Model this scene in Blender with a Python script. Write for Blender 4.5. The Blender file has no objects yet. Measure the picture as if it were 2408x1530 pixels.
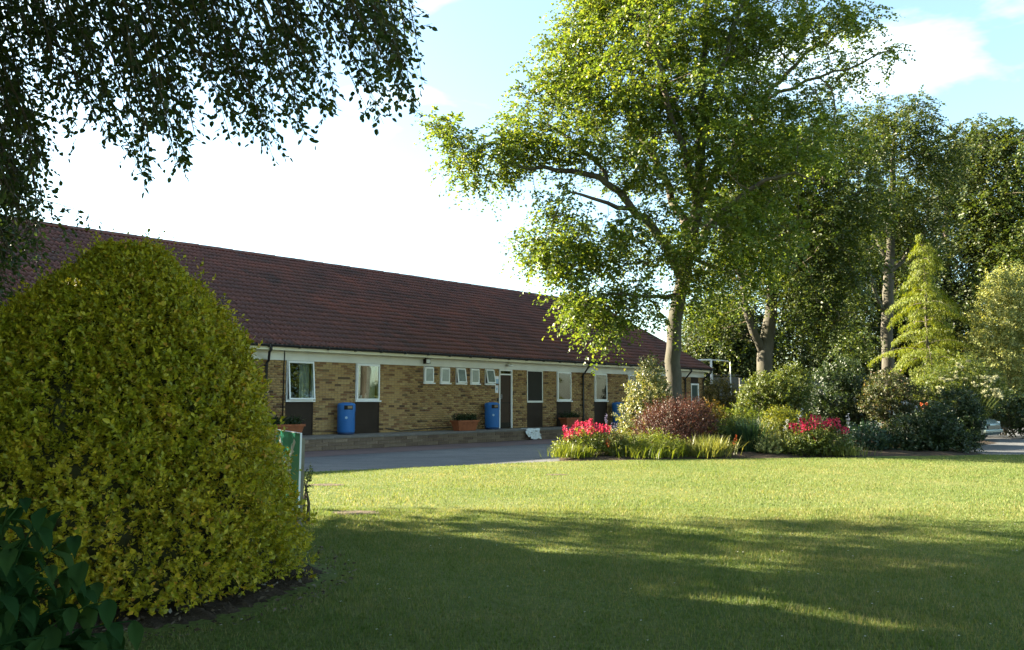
import bpy, bmesh, math, random
import numpy as np
from mathutils import Vector, Matrix

# ------------------------------------------------------------------ camera, sky, sun, exposure
SC = bpy.context.scene
COL = SC.collection
rad = math.radians
CAM_H = 1.4
FPX = 1900.0                       # focal length in pixels of a 2408 x 1530 frame
PITCH = math.atan((944.5 - 765.0) / FPX)
cam = bpy.data.cameras.new('camera')
cam.sensor_width = 36.0
cam.lens = FPX / 2408.0 * 36.0
cam.clip_start = 0.1
cam.clip_end = 3000.0
camo = bpy.data.objects.new('camera', cam)
COL.objects.link(camo)
camo.location = (0, 0, CAM_H)
camo.rotation_euler = (math.pi / 2 + PITCH, 0, 0)
SC.camera = camo

SUN_EL = rad(23.0)
SUN_AZ = math.atan2(-0.941, 0.339)           # from +Y towards +X (negative: to the left)
SUN_DIR = Vector((math.sin(SUN_AZ) * math.cos(SUN_EL), math.cos(SUN_AZ) * math.cos(SUN_EL), math.sin(SUN_EL)))
world = bpy.data.worlds.new('World')
SC.world = world
world.use_nodes = True
wn, wl = world.node_tree.nodes, world.node_tree.links
wn.clear()
w_out = wn.new('ShaderNodeOutputWorld')
w_bg = wn.new('ShaderNodeBackground')
w_bg.inputs['Strength'].default_value = 0.05
w_sky = wn.new('ShaderNodeTexSky')
w_sky.sky_type = 'NISHITA'
w_sky.sun_disc = False
w_sky.sun_elevation = SUN_EL
w_sky.sun_rotation = SUN_AZ
w_sky.altitude = 50
w_sky.air_density = 1.0
w_sky.dust_density = 1.1
w_sky.ozone_density = 1.6
# thin high cloud over the whole sky
w_tc = wn.new('ShaderNodeTexCoord')
w_map = wn.new('ShaderNodeMapping'); w_map.inputs['Scale'].default_value = (1.0, 1.0, 2.6); w_map.inputs['Location'].default_value = (5.2, 1.1, 0.60)
w_map.inputs['Rotation'].default_value = (0.15, 0.12, 0.5)
w_ns = wn.new('ShaderNodeTexNoise'); w_ns.inputs['Scale'].default_value = 3.1; w_ns.inputs['Detail'].default_value = 7; w_ns.inputs['Roughness'].default_value = 0.5
w_ns.inputs['Distortion'].default_value = 0.35
w_rp = wn.new('ShaderNodeValToRGB')
w_rp.color_ramp.elements[0].position = 0.53; w_rp.color_ramp.elements[0].color = (0.04, 0.04, 0.04, 1)
w_rp.color_ramp.elements[1].position = 0.74; w_rp.color_ramp.elements[1].color = (0.75, 0.75, 0.75, 1)
w_mx = wn.new('ShaderNodeMixRGB'); w_mx.inputs['Color2'].default_value = (7.2, 7.4, 7.6, 1)
wl.new(w_tc.outputs['Generated'], w_map.inputs['Vector'])
wl.new(w_map.outputs['Vector'], w_ns.inputs['Vector'])
wl.new(w_ns.outputs['Fac'], w_rp.inputs['Fac'])
wl.new(w_rp.outputs['Color'], w_mx.inputs['Fac'])
wl.new(w_sky.outputs['Color'], w_mx.inputs['Color1'])
w_tint = wn.new('ShaderNodeMixRGB'); w_tint.blend_type = 'MULTIPLY'; w_tint.inputs['Fac'].default_value = 1.0; w_tint.inputs['Color2'].default_value = (0.97, 1.07, 1.0, 1)
wl.new(w_mx.outputs['Color'], w_tint.inputs['Color1'])
wl.new(w_tint.outputs['Color'], w_bg.inputs['Color'])
wl.new(w_bg.outputs['Background'], w_out.inputs['Surface'])

sun = bpy.data.lights.new('sun', 'SUN')
sun.energy = 5.0
sun.angle = rad(0.5)
sun.color = (1.0, 0.88, 0.68)
suno = bpy.data.objects.new('sun', sun)
COL.objects.link(suno)
suno.rotation_euler = SUN_DIR.to_track_quat('Z', 'Y').to_euler()

SC.view_settings.view_transform = 'Standard'
SC.view_settings.look = 'None'
SC.view_settings.exposure = 3.15
SC.view_settings.gamma = 1.0
SC.view_settings.use_curve_mapping = False
SC.render.engine = 'CYCLES'
SC.cycles.max_bounces = 6
SC.cycles.diffuse_bounces = 3
SC.cycles.glossy_bounces = 3
SC.cycles.transmission_bounces = 4
SC.cycles.transparent_max_bounces = 6
SC.cycles.use_denoising = True

# ------------------------------------------------------------------ helpers
SP, CP = math.sin(PITCH), math.cos(PITCH)
def ray(x, y):
    cx, cy = (x - 1204.0) / FPX, (765.0 - y) / FPX
    return Vector((cx, CP - SP * cy, SP + CP * cy))
def at(x, y, Y):
    """world point seen at picture point (x, y) of the 2408 x 1530 frame, Y metres away"""
    d = ray(x, y)
    return Vector((0, 0, CAM_H)) + d * (Y / d.y)
def gnd(x, y, z=0.0):
    d = ray(x, y)
    return Vector((0, 0, CAM_H)) + d * ((z - CAM_H) / d.z)
def proj(p):
    """world -> picture point, array in, (x, y) out"""
    p = np.asarray(p, float)
    X, Y, Z = p[..., 0], p[..., 1], p[..., 2] - CAM_H
    f = Y * CP + Z * SP
    u = -Y * SP + Z * CP
    return 1204 + FPX * X / f, 765 - FPX * u / f

def tag(o, label=None, cat=None, group=None, kind=None):
    if label: o['label'] = label
    if cat: o['category'] = cat
    if group: o['group'] = group
    if kind: o['kind'] = kind
    return o
def empty(name, loc, rz=0.0):
    o = bpy.data.objects.new(name, None)
    o.empty_display_size = 0.2
    o.location = loc
    o.rotation_euler = (0, 0, rz)
    COL.objects.link(o)
    return o
def link(name, me, mat=None, parent=None):
    o = bpy.data.objects.new(name, me)
    if mat is not None and len(me.materials) == 0: me.materials.append(mat)
    COL.objects.link(o)
    if parent is not None: o.parent = parent
    return o
def fast_mesh(name, verts, faces, smooth=False):
    """verts (N,3), faces (F,k) arrays"""
    verts = np.ascontiguousarray(verts, dtype=np.float32)
    faces = np.ascontiguousarray(faces, dtype=np.int32)
    F, k = faces.shape
    me = bpy.data.meshes.new(name)
    me.vertices.add(len(verts)); me.vertices.foreach_set('co', verts.ravel())
    me.loops.add(F * k); me.loops.foreach_set('vertex_index', faces.ravel())
    me.polygons.add(F)
    me.polygons.foreach_set('loop_start', np.arange(0, F * k, k, dtype=np.int32))
    me.polygons.foreach_set('loop_total', np.full(F, k, dtype=np.int32))
    if smooth: me.polygons.foreach_set('use_smooth', np.ones(F, dtype=bool))
    me.update(calc_edges=True)
    return me
class MB:
    """collects boxes, tubes and prisms into one mesh"""
    def __init__(s): s.v, s.f, s.sm = [], [], []
    def add(s, vs, fs, smooth=False):
        b = len(s.v); s.v += [tuple(v) for v in vs]
        s.f += [tuple(i + b for i in f) for f in fs]; s.sm += [smooth] * len(fs)
        return s
    def box(s, x0, x1, y0, y1, z0, z1):
        return s.add([(x0,y0,z0),(x1,y0,z0),(x1,y1,z0),(x0,y1,z0),(x0,y0,z1),(x1,y0,z1),(x1,y1,z1),(x0,y1,z1)],
              [(0,3,2,1),(4,5,6,7),(0,1,5,4),(1,2,6,5),(2,3,7,6),(3,0,4,7)])
    def tube(s, pts, r, n=8, caps=True, smooth=True):
        pts = [Vector(p) for p in pts]
        rs = r if hasattr(r, '__len__') else [r] * len(pts)
        vs, fs = [], []
        t0 = (pts[1] - pts[0]).normalized()
        u = t0.orthogonal().normalized()
        for i, p in enumerate(pts):
            t = (pts[min(i+1, len(pts)-1)] - pts[max(i-1, 0)]).normalized()
            u = (u - t * u.dot(t)).normalized(); w = t.cross(u)
            for k in range(n):
                a = 2 * math.pi * k / n
                vs.append(p + (u * math.cos(a) + w * math.sin(a)) * rs[i])
        for i in range(len(pts) - 1):
            for k in range(n):
                k2 = (k + 1) % n
                fs.append((i*n+k, i*n+k2, (i+1)*n+k2, (i+1)*n+k))
        s.add(vs, fs, smooth)
        if caps:
            b = len(s.v) - len(vs)
            s.f.append(tuple(b + k for k in reversed(range(n)))); s.sm.append(False)
            s.f.append(tuple(b + (len(pts)-1)*n + k for k in range(n))); s.sm.append(False)
        return s
    def lathe(s, prof, n=24, c=(0, 0), smooth=True):
        vs, fs = [], []
        for r, z in prof:
            for k in range(n):
                a = 2 * math.pi * k / n
                vs.append((c[0] + r * math.cos(a), c[1] + r * math.sin(a), z))
        for i in range(len(prof) - 1):
            for k in range(n):
                k2 = (k + 1) % n
                fs.append((i*n+k, i*n+k2, (i+1)*n+k2, (i+1)*n+k))
        s.add(vs, fs, smooth)
        return s
    def prism(s, poly, d0, d1, axis='y'):
        """polygon (a,b) extruded along axis between d0 and d1"""
        def P(a, b, d): return {'y': (a, d, b), 'x': (d, a, b), 'z': (a, b, d)}[axis]
        n = len(poly)
        vs = [P(a, b, d0) for a, b in poly] + [P(a, b, d1) for a, b in poly]
        fs = [tuple(range(n)), tuple(reversed(range(n, 2*n)))]
        for i in range(n):
            j = (i + 1) % n
            fs.append((j, i, i + n, j + n))
        return s.add(vs, fs)
    def mesh(s, name):
        me = bpy.data.meshes.new(name)
        me.from_pydata(s.v, [], s.f)
        me.polygons.foreach_set('use_smooth', s.sm)
        bm = bmesh.new(); bm.from_mesh(me); bmesh.ops.recalc_face_normals(bm, faces=bm.faces); bm.to_mesh(me); bm.free()
        me.update()
        return me
    def build(s, name, mat, parent=None, bevel=0.0):
        o = link(name, s.mesh(name), mat, parent)
        if bevel:
            m = o.modifiers.new('bevel', 'BEVEL'); m.width = bevel; m.segments = 2; m.limit_method = 'ANGLE'
        return o

# ------------------------------------------------------------------ materials
def new_mat(name):
    m = bpy.data.materials.new(name); m.use_nodes = True
    nt = m.node_tree; nt.nodes.clear()
    out = nt.nodes.new('ShaderNodeOutputMaterial')
    return m, nt, out
def ramp(nt, stops, interp='LINEAR'):
    r = nt.nodes.new('ShaderNodeValToRGB'); cr = r.color_ramp; cr.interpolation = interp
    while len(cr.elements) < len(stops): cr.elements.new(0.5)
    for e, (p, c) in zip(cr.elements, stops):
        e.position = p; e.color = (c[0], c[1], c[2], 1)
    return r
def rnd_value(nt):
    """a random number per piece: loose island within a mesh, plus the object's own"""
    g = nt.nodes.new('ShaderNodeNewGeometry'); o = nt.nodes.new('ShaderNodeObjectInfo')
    a = nt.nodes.new('ShaderNodeMath'); a.operation = 'ADD'
    b = nt.nodes.new('ShaderNodeMath'); b.operation = 'FRACT'
    nt.links.new(g.outputs['Random Per Island'], a.inputs[0]); nt.links.new(o.outputs['Random'], a.inputs[1])
    nt.links.new(a.outputs[0], b.inputs[0])
    return b.outputs[0]
def noise(nt, scale, detail=4, rough=0.55, coord='Object', stretch=None, dist=0.0):
    tc = nt.nodes.new('ShaderNodeTexCoord'); n = nt.nodes.new('ShaderNodeTexNoise')
    n.inputs['Scale'].default_value = scale; n.inputs['Detail'].default_value = detail; n.inputs['Roughness'].default_value = rough
    n.inputs['Distortion'].default_value = dist
    if stretch:
        mp = nt.nodes.new('ShaderNodeMapping'); mp.inputs['Scale'].default_value = stretch
        nt.links.new(tc.outputs[coord], mp.inputs['Vector']); nt.links.new(mp.outputs['Vector'], n.inputs['Vector'])
    else: nt.links.new(tc.outputs[coord], n.inputs['Vector'])
    return n.outputs['Fac']
def mixc(nt, fac, a, b, mode='MIX'):
    m = nt.nodes.new('ShaderNodeMixRGB'); m.blend_type = mode
    for sock, v in (('Fac', fac), ('Color1', a), ('Color2', b)):
        if hasattr(v, 'is_output'): nt.links.new(v, m.inputs[sock])
        elif sock == 'Fac': m.inputs[sock].default_value = v
        else: m.inputs[sock].default_value = (v[0], v[1], v[2], 1)
    return m.outputs['Color']
def bump(nt, h, strength=0.4, dist=0.02):
    b = nt.nodes.new('ShaderNodeBump'); b.inputs['Strength'].default_value = strength; b.inputs['Distance'].default_value = dist
    nt.links.new(h, b.inputs['Height']); return b.outputs['Normal']
def pbr(nt, out, col, rough=0.7, metal=0.0, normal=None, spec=0.4):
    p = nt.nodes.new('ShaderNodeBsdfPrincipled')
    if hasattr(col, 'is_output'): nt.links.new(col, p.inputs['Base Color'])
    else: p.inputs['Base Color'].default_value = (col[0], col[1], col[2], 1)
    if hasattr(rough, 'is_output'): nt.links.new(rough, p.inputs['Roughness'])
    else: p.inputs['Roughness'].default_value = rough
    p.inputs['Metallic'].default_value = metal
    p.inputs['Specular IOR Level'].default_value = spec
    if normal is not None: nt.links.new(normal, p.inputs['Normal'])
    nt.links.new(p.outputs[0], out.inputs['Surface'])
    return p
def plain(name, col, rough=0.6, metal=0.0, var=0.12, scale=3.0, spec=0.4, bmp=0.0):
    """a painted or bare surface with soft dirt variation"""
    m, nt, out = new_mat(name)
    n = noise(nt, scale, 5, 0.6)
    lo = tuple(c * (1 - var) for c in col); hi = tuple(min(1, c * (1 + var)) for c in col)
    r = ramp(nt, [(0.3, lo), (0.7, hi)]); nt.links.new(n, r.inputs['Fac'])
    nb = bump(nt, noise(nt, scale * 25, 3), bmp, 0.01) if bmp else None
    pbr(nt, out, r.outputs['Color'], rough, metal, nb, spec)
    return m
def leaf_mat(name, stops, trans=0.35, rough=0.5, spec=0.3, tcol=None, k=0.64, patchy=0.0):
    """leaf: reflects its own colour, lets yellower light through"""
    m, nt, out = new_mat(name)
    r = ramp(nt, [(a, tuple(v * k for v in c)) for a, c in stops]); nt.links.new(rnd_value(nt), r.inputs['Fac'])
    col = r.outputs['Color']
    if patchy:
        col = mixc(nt, patchy, col, ramp_of(nt, noise(nt, 0.45, 5, 0.65), [(0.32, (0.62,0.80,0.55)), (0.5, (1.0,1.0,1.0)), (0.68, (1.45,1.18,1.5))]), 'MULTIPLY')
        col = mixc(nt, patchy, col, ramp_of(nt, noise(nt, 3.5, 4, 0.6), [(0.35, (0.75,0.85,0.7)), (0.68, (1.3,1.15,1.25))]), 'MULTIPLY')
    p = nt.nodes.new('ShaderNodeBsdfPrincipled')
    nt.links.new(col, p.inputs['Base Color'])
    p.inputs['Roughness'].default_value = rough; p.inputs['Specular IOR Level'].default_value = spec
    t = nt.nodes.new('ShaderNodeBsdfTranslucent')
    tc = mixc(nt, 1.0, col, tcol or (1.9, 1.7, 0.75), 'MULTIPLY')
    nt.links.new(tc, t.inputs['Color'])
    mx = nt.nodes.new('ShaderNodeMixShader'); mx.inputs['Fac'].default_value = trans
    nt.links.new(p.outputs[0], mx.inputs[1]); nt.links.new(t.outputs[0], mx.inputs[2])
    nt.links.new(mx.outputs[0], out.inputs['Surface'])
    return m
def glass_mat(name, tint=(0.75, 0.8, 0.78)):
    m, nt, out = new_mat(name)
    f = nt.nodes.new('ShaderNodeFresnel'); f.inputs['IOR'].default_value = 1.6
    t = nt.nodes.new('ShaderNodeBsdfTransparent'); t.inputs['Color'].default_value = (*tint, 1)
    g = nt.nodes.new('ShaderNodeBsdfGlossy'); g.inputs['Roughness'].default_value = 0.02
    nt.links.new(bump(nt, noise(nt, 1.6, 1), 0.05, 0.05), g.inputs['Normal'])
    mx = nt.nodes.new('ShaderNodeMixShader')
    nt.links.new(f.outputs[0], mx.inputs['Fac']); nt.links.new(t.outputs[0], mx.inputs[1]); nt.links.new(g.outputs[0], mx.inputs[2])
    nt.links.new(mx.outputs[0], out.inputs['Surface'])
    return m
def brick_mat(name, stops, rough=0.9):
    m, nt, out = new_mat(name)
    r = ramp(nt, stops); nt.links.new(rnd_value(nt), r.inputs['Fac'])
    n = noise(nt, 22, 4, 0.7)
    c = mixc(nt, 0.55, r.outputs['Color'], ramp_of(nt, n, [(0.3, (0.45,)*3), (0.7, (1.35,)*3)]), 'MULTIPLY')
    n2 = noise(nt, 0.9, 4, 0.6)
    c = mixc(nt, 0.35, c, ramp_of(nt, n2, [(0.35, (0.55, 0.55, 0.5)), (0.65, (1.1, 1.1, 1.1))]), 'MULTIPLY')
    pbr(nt, out, c, rough, 0, bump(nt, noise(nt, 60, 4, 0.7), 0.5, 0.01), 0.2)
    return m
def ramp_of(nt, fac, stops):
    r = ramp(nt, stops); nt.links.new(fac, r.inputs['Fac']); return r.outputs['Color']

M = {}
M['brick'] = brick_mat('brick', [(0.0, (0.36,0.225,0.092)), (0.2, (0.43,0.28,0.118)), (0.45, (0.35,0.21,0.092)), (0.62, (0.46,0.32,0.145)),
                                 (0.76, (0.27,0.148,0.070)), (0.9, (0.23,0.118,0.058)), (0.965, (0.085,0.055,0.036)), (1.0, (0.38,0.255,0.115))])
M['mortar'] = plain('mortar', (0.25, 0.195, 0.12), 0.95, 0, 0.2, 2.0, 0.1, 0.3)
M['terrace_brick'] = brick_mat('terrace_brick', [(0, (0.17,0.125,0.09)), (0.4, (0.22,0.165,0.12)), (0.7, (0.14,0.10,0.075)), (1, (0.26,0.20,0.145))])
def tile_mat():
    m, nt, out = new_mat('roof_tile')
    r = ramp(nt, [(0.0, (0.128,0.058,0.050)), (0.3, (0.146,0.060,0.050)), (0.55, (0.119,0.057,0.050)), (0.75, (0.170,0.065,0.051)), (0.9, (0.097,0.054,0.049)), (1.0, (0.132,0.059,0.050))])
    nt.links.new(rnd_value(nt), r.inputs['Fac'])
    n = noise(nt, 0.55, 5, 0.65)
    c = mixc(nt, 0.8, r.outputs['Color'], ramp_of(nt, n, [(0.33, (0.55,0.70,0.74)), (0.5, (0.95,0.95,0.95)), (0.66, (1.25,1.05,0.95))]), 'MULTIPLY')
    c = mixc(nt, ramp_of(nt, noise(nt, 1.7, 7, 0.72, 'Object', (0.5, 1.6, 1.6)), [(0.60, (0,)*3), (0.72, (0.5,)*3)]), c, (0.085, 0.090, 0.060))
    n2 = noise(nt, 14, 4, 0.7)
    c = mixc(nt, 0.45, c, ramp_of(nt, n2, [(0.3, (0.55,)*3), (0.7, (1.3,)*3)]), 'MULTIPLY')
    pbr(nt, out, c, 0.8, 0, bump(nt, noise(nt, 50, 3), 0.25, 0.01), 0.3)
    return m
M['tile'] = tile_mat()
M['white'] = plain('white_board', (0.70, 0.69, 0.64), 0.45, 0, 0.10, 1.2)
M['cream'] = plain('cream_fascia', (0.66, 0.61, 0.45), 0.5, 0, 0.10, 1.2)
M['upvc'] = plain('window_plastic', (0.80, 0.80, 0.79), 0.3, 0, 0.04, 2)
M['black_pvc'] = plain('black_pvc', (0.022, 0.022, 0.024), 0.35, 0, 0.3, 3)
M['brown_panel'] = plain('brown_panel', (0.034, 0.023, 0.016), 0.6, 0, 0.2, 2, 0.15)
M['dark_panel'] = plain('dark_panel', (0.018, 0.016, 0.012), 0.5, 0, 0.2, 2, 0.15)
M['door_brown'] = plain('door_brown', (0.042, 0.022, 0.012), 0.5, 0, 0.15, 3, 0.2)
M['door_green'] = plain('door_green', (0.014, 0.040, 0.034), 0.4, 0, 0.15, 3)
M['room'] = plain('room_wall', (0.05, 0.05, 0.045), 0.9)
M['curtain'] = plain('curtain', (0.55, 0.55, 0.50), 0.9, 0, 0.1, 6)
M['yellow_cloth'] = plain('yellow_cloth', (0.60, 0.42, 0.04), 0.8)
M['glass'] = glass_mat('window_glass')
M['frosted'] = plain('frosted_glass', (0.16, 0.19, 0.165), 0.22, 0, 0.25, 5, 0.6)
M['blue'] = plain('blue_plastic', (0.020, 0.13, 0.38), 0.5, 0, 0.12, 3)
M['blue_dark'] = plain('blue_plastic_base', (0.010, 0.035, 0.10), 0.5, 0, 0.2, 3)
M['tan_plate'] = plain('tan_plate', (0.20, 0.15, 0.09), 0.5)
M['terracotta'] = plain('terracotta', (0.27, 0.085, 0.034), 0.7, 0, 0.22, 5, 0.3, 0.1)
M['steel'] = plain('steel', (0.55, 0.55, 0.56), 0.35, 0.9, 0.1, 4)
M['sheet'] = plain('white_sheet', (0.62, 0.66, 0.66), 0.6, 0, 0.15, 9)
M['notice_blue'] = plain('notice_blue', (0.30, 0.45, 0.60), 0.5)
M['notice_white'] = plain('notice_white', (0.74, 0.72, 0.76), 0.5)
M['sign_green'] = plain('sign_green', (0.006, 0.34, 0.20), 0.45, 0, 0.08, 3)
M['sign_white'] = plain('sign_white', (0.78, 0.80, 0.80), 0.5, 0, 0.05)
M['post'] = plain('weathered_post', (0.20, 0.17, 0.13), 0.9, 0, 0.25, 6, 0.2, 0.3)
M['fence'] = brick_mat('fence_board', [(0, (0.12,0.115,0.10)), (0.5, (0.16,0.155,0.135)), (1, (0.105,0.10,0.085))])
M['concrete'] = plain('concrete', (0.20, 0.195, 0.175), 0.9, 0, 0.2, 4, 0.2, 0.3)
M['rail'] = plain('white_rail', (0.66, 0.64, 0.58), 0.5, 0, 0.1)

def asphalt_mat():
    m, nt, out = new_mat('asphalt')
    n1 = noise(nt, 0.16, 5, 0.6); n2 = noise(nt, 120, 3, 0.7)
    c = ramp_of(nt, n1, [(0.3, (0.070,0.074,0.080)), (0.7, (0.112,0.113,0.113))])
    c = mixc(nt, 0.7, c, ramp_of(nt, noise(nt, 0.5, 6, 0.7, 'Object', (1.0, 1.9, 1), 1.2), [(0.36, (0.62,0.62,0.64)), (0.5, (1,1,1)), (0.66, (1.28,1.26,1.22))]), 'MULTIPLY')
    c = mixc(nt, 0.8, c, ramp_of(nt, noise(nt, 2.2, 7, 0.75, 'Object', None, 2.0), [(0.485, (1,1,1)), (0.5, (0.35,0.35,0.35)), (0.515, (1,1,1))]), 'MULTIPLY')
    c = mixc(nt, 0.5, c, ramp_of(nt, n2, [(0.3, (0.6,)*3), (0.7, (1.4,)*3)]), 'MULTIPLY')
    pbr(nt, out, c, 0.85, 0, bump(nt, n2, 0.4, 0.01), 0.3)
    return m
M['asphalt'] = asphalt_mat()
def red_tarmac():
    m, nt, out = new_mat('red_tarmac')
    n1 = noise(nt, 0.5, 5, 0.6); n2 = noise(nt, 110, 3, 0.7)
    c = ramp_of(nt, n1, [(0.3, (0.075,0.052,0.050)), (0.7, (0.125,0.082,0.078))])
    c = mixc(nt, 0.5, c, ramp_of(nt, n2, [(0.3, (0.6,)*3), (0.7, (1.4,)*3)]), 'MULTIPLY')
    pbr(nt, out, c, 0.85, 0, bump(nt, n2, 0.4, 0.01), 0.3)
    return m
M['red_tarmac'] = red_tarmac()
def paving_mat():
    return plain('terrace_paving', (0.17, 0.155, 0.135), 0.9, 0, 0.35, 1.5, 0.2, 0.4)
M['paving'] = paving_mat()
def lawn_ground():
    m, nt, out = new_mat('lawn_turf')
    n1 = noise(nt, 0.35, 5, 0.6); n2 = noise(nt, 26, 4, 0.7); n3 = noise(nt, 3.0, 4, 0.6)
    c = ramp_of(nt, n1, [(0.3, (0.080,0.114,0.029)), (0.7, (0.128,0.147,0.050))])
    c = mixc(nt, 0.5, c, ramp_of(nt, n3, [(0.35, (0.72,0.85,0.6)), (0.7, (1.3,1.12,1.1))]), 'MULTIPLY')
    c = mixc(nt, 0.6, c, ramp_of(nt, n2, [(0.3, (0.45,)*3), (0.7, (1.5,)*3)]), 'MULTIPLY')
    pbr(nt, out, c, 0.9, 0, bump(nt, n2, 0.9, 0.03), 0.1)
    return m
M['lawn'] = lawn_ground()
M['field'] = plain('far_ground', (0.10, 0.115, 0.04), 0.95, 0, 0.3, 0.05)
def soil_mat(name, a, b):
    m, nt, out = new_mat(name)
    n1 = noise(nt, 9, 6, 0.7); n2 = noise(nt, 45, 3, 0.7)
    c = ramp_of(nt, n1, [(0.3, a), (0.7, b)])
    c = mixc(nt, 0.5, c, ramp_of(nt, n2, [(0.3, (0.5,)*3), (0.7, (1.5,)*3)]), 'MULTIPLY')
    pbr(nt, out, c, 0.95, 0, bump(nt, n1, 1.0, 0.05), 0.15)
    return m
M['soil'] = soil_mat('bed_soil', (0.030,0.022,0.015), (0.075,0.055,0.038))
M['dry_soil'] = soil_mat('dry_soil', (0.075,0.060,0.038), (0.12,0.095,0.065))
def bark_mat(name, a, b, green=(0.10, 0.12, 0.05)):
    m, nt, out = new_mat(name)
    n1 = noise(nt, 5, 6, 0.65, stretch=(1, 1, 0.45)); n2 = noise(nt, 0.9, 4, 0.6)
    c = ramp_of(nt, n1, [(0.3, a), (0.7, b)])
    c = mixc(nt, ramp_of(nt, n2, [(0.45, (0,)*3), (0.7, (0.6,)*3)]), c, green)
    pbr(nt, out, c, 0.85, 0, bump(nt, n1, 0.6, 0.03), 0.2)
    return m
M['bark_grey'] = bark_mat('smooth_grey_bark', (0.042,0.038,0.030), (0.092,0.083,0.065), (0.048,0.052,0.024))
M['bark_dark'] = bark_mat('dark_bark', (0.055,0.045,0.035), (0.11,0.09,0.07))
M['twig'] = bark_mat('twig_bark', (0.06,0.045,0.03), (0.13,0.10,0.07))
M['grass'] = leaf_mat('grass_blade', [(0, (0.104,0.165,0.038)), (0.4, (0.145,0.203,0.056)), (0.75, (0.200,0.235,0.085)), (1, (0.28,0.27,0.13))], 0.38, 0.6, 0.15, (1.55, 1.4, 0.75), 0.76, 0.75)
M['beech'] = leaf_mat('beech_leaf', [(0, (0.056,0.098,0.014)), (0.5, (0.092,0.145,0.020)), (0.85, (0.135,0.180,0.028)), (1, (0.18,0.20,0.04))], 0.45, 0.42, 0.35, None, 0.8)
M['beech2'] = leaf_mat('beech_leaf_deep', [(0, (0.035,0.066,0.012)), (0.5, (0.060,0.095,0.016)), (1, (0.115,0.140,0.026))], 0.40, 0.45, 0.3)
M['far_leaf'] = leaf_mat('far_tree_leaf', [(0, (0.028,0.052,0.014)), (0.5, (0.050,0.080,0.020)), (1, (0.100,0.115,0.030))], 0.36, 0.5, 0.3)
M['near_leaf'] = leaf_mat('weeping_tree_leaf', [(0, (0.022,0.045,0.016)), (0.5, (0.036,0.062,0.020)), (0.93, (0.055,0.085,0.022)), (1, (0.10,0.11,0.02))], 0.30, 0.5, 0.25, None, 0.95)
M['gold'] = leaf_mat('golden_leaf', [(0, (0.105,0.115,0.008)), (0.35, (0.165,0.165,0.010)), (0.7, (0.235,0.215,0.014)), (0.92, (0.30,0.25,0.018)), (0.97, (0.26,0.14,0.02)), (1, (0.33,0.28,0.05))], 0.25, 0.42, 0.25, None, 1.5, 0.45)
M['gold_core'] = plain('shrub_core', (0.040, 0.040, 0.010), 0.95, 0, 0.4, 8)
M['big_leaf'] = leaf_mat('broad_dark_leaf', [(0, (0.012,0.036,0.010)), (0.6, (0.018,0.046,0.012)), (1, (0.030,0.058,0.014))], 0.22, 0.7, 0.05, None, 1.2)
M['laurel'] = leaf_mat('variegated_leaf', [(0, (0.06,0.095,0.025)), (0.4, (0.13,0.16,0.05)), (0.7, (0.26,0.27,0.11)), (1, (0.46,0.44,0.26))], 0.3, 0.4, 0.4)
M['barberry'] = leaf_mat('purple_leaf', [(0, (0.050,0.024,0.020)), (0.5, (0.095,0.042,0.032)), (0.8, (0.165,0.070,0.050)), (1, (0.12,0.085,0.032))], 0.32, 0.5, 0.3, (1.6, 1.1, 0.8))
M['lime'] = leaf_mat('lime_leaf', [(0, (0.12,0.16,0.015)), (0.6, (0.20,0.23,0.025)), (1, (0.30,0.30,0.05))], 0.38, 0.45, 0.3)
M['mid'] = leaf_mat('mid_green_leaf', [(0, (0.065,0.105,0.018)), (0.6, (0.105,0.145,0.026)), (1, (0.17,0.19,0.05))], 0.36, 0.45, 0.3)
M['dark'] = leaf_mat('dark_green_leaf', [(0, (0.020,0.045,0.016)), (0.6, (0.036,0.066,0.020)), (1, (0.070,0.095,0.030))], 0.28, 0.45, 0.35)
M['blue_green'] = leaf_mat('blue_green_blade', [(0, (0.018,0.050,0.028)), (0.6, (0.030,0.075,0.036)), (1, (0.055,0.10,0.04))], 0.28, 0.4, 0.4)
M['strap'] = leaf_mat('strap_leaf', [(0, (0.10,0.155,0.018)), (0.6, (0.15,0.20,0.026)), (1, (0.23,0.26,0.05))], 0.4, 0.42, 0.35)
M['pale_strap'] = leaf_mat('pale_strap_leaf', [(0, (0.12,0.155,0.035)), (0.6, (0.19,0.22,0.06)), (1, (0.30,0.30,0.11))], 0.4, 0.42, 0.35)
M['amber'] = leaf_mat('amber_leaf', [(0, (0.12,0.095,0.012)), (0.5, (0.19,0.135,0.016)), (1, (0.30,0.19,0.03))], 0.35, 0.5, 0.3)
M['amber_dark'] = leaf_mat('olive_amber_leaf', [(0, (0.050,0.052,0.010)), (0.5, (0.105,0.090,0.014)), (1, (0.20,0.15,0.02))], 0.3, 0.5, 0.3)
M['olive'] = leaf_mat('olive_leaf', [(0, (0.075,0.095,0.030)), (0.5, (0.125,0.145,0.045)), (1, (0.21,0.21,0.085))], 0.3, 0.5, 0.3, None, 1.5)
M['conifer'] = leaf_mat('golden_needle', [(0, (0.085,0.135,0.010)), (0.5, (0.155,0.205,0.014)), (1, (0.26,0.29,0.026))], 0.35, 0.5, 0.25)
M['pinkish'] = leaf_mat('pinkish_brown_leaf', [(0, (0.045,0.066,0.020)), (0.7, (0.080,0.098,0.034)), (0.93, (0.12,0.105,0.05)), (1, (0.30,0.21,0.15))], 0.3, 0.5, 0.3)
M['red_flower'] = leaf_mat('crimson_flower', [(0, (0.46,0.020,0.075)), (0.5, (0.62,0.045,0.125)), (1, (0.72,0.09,0.15))], 0.3, 0.6, 0.2, (1.2, 0.9, 0.9))
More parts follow.
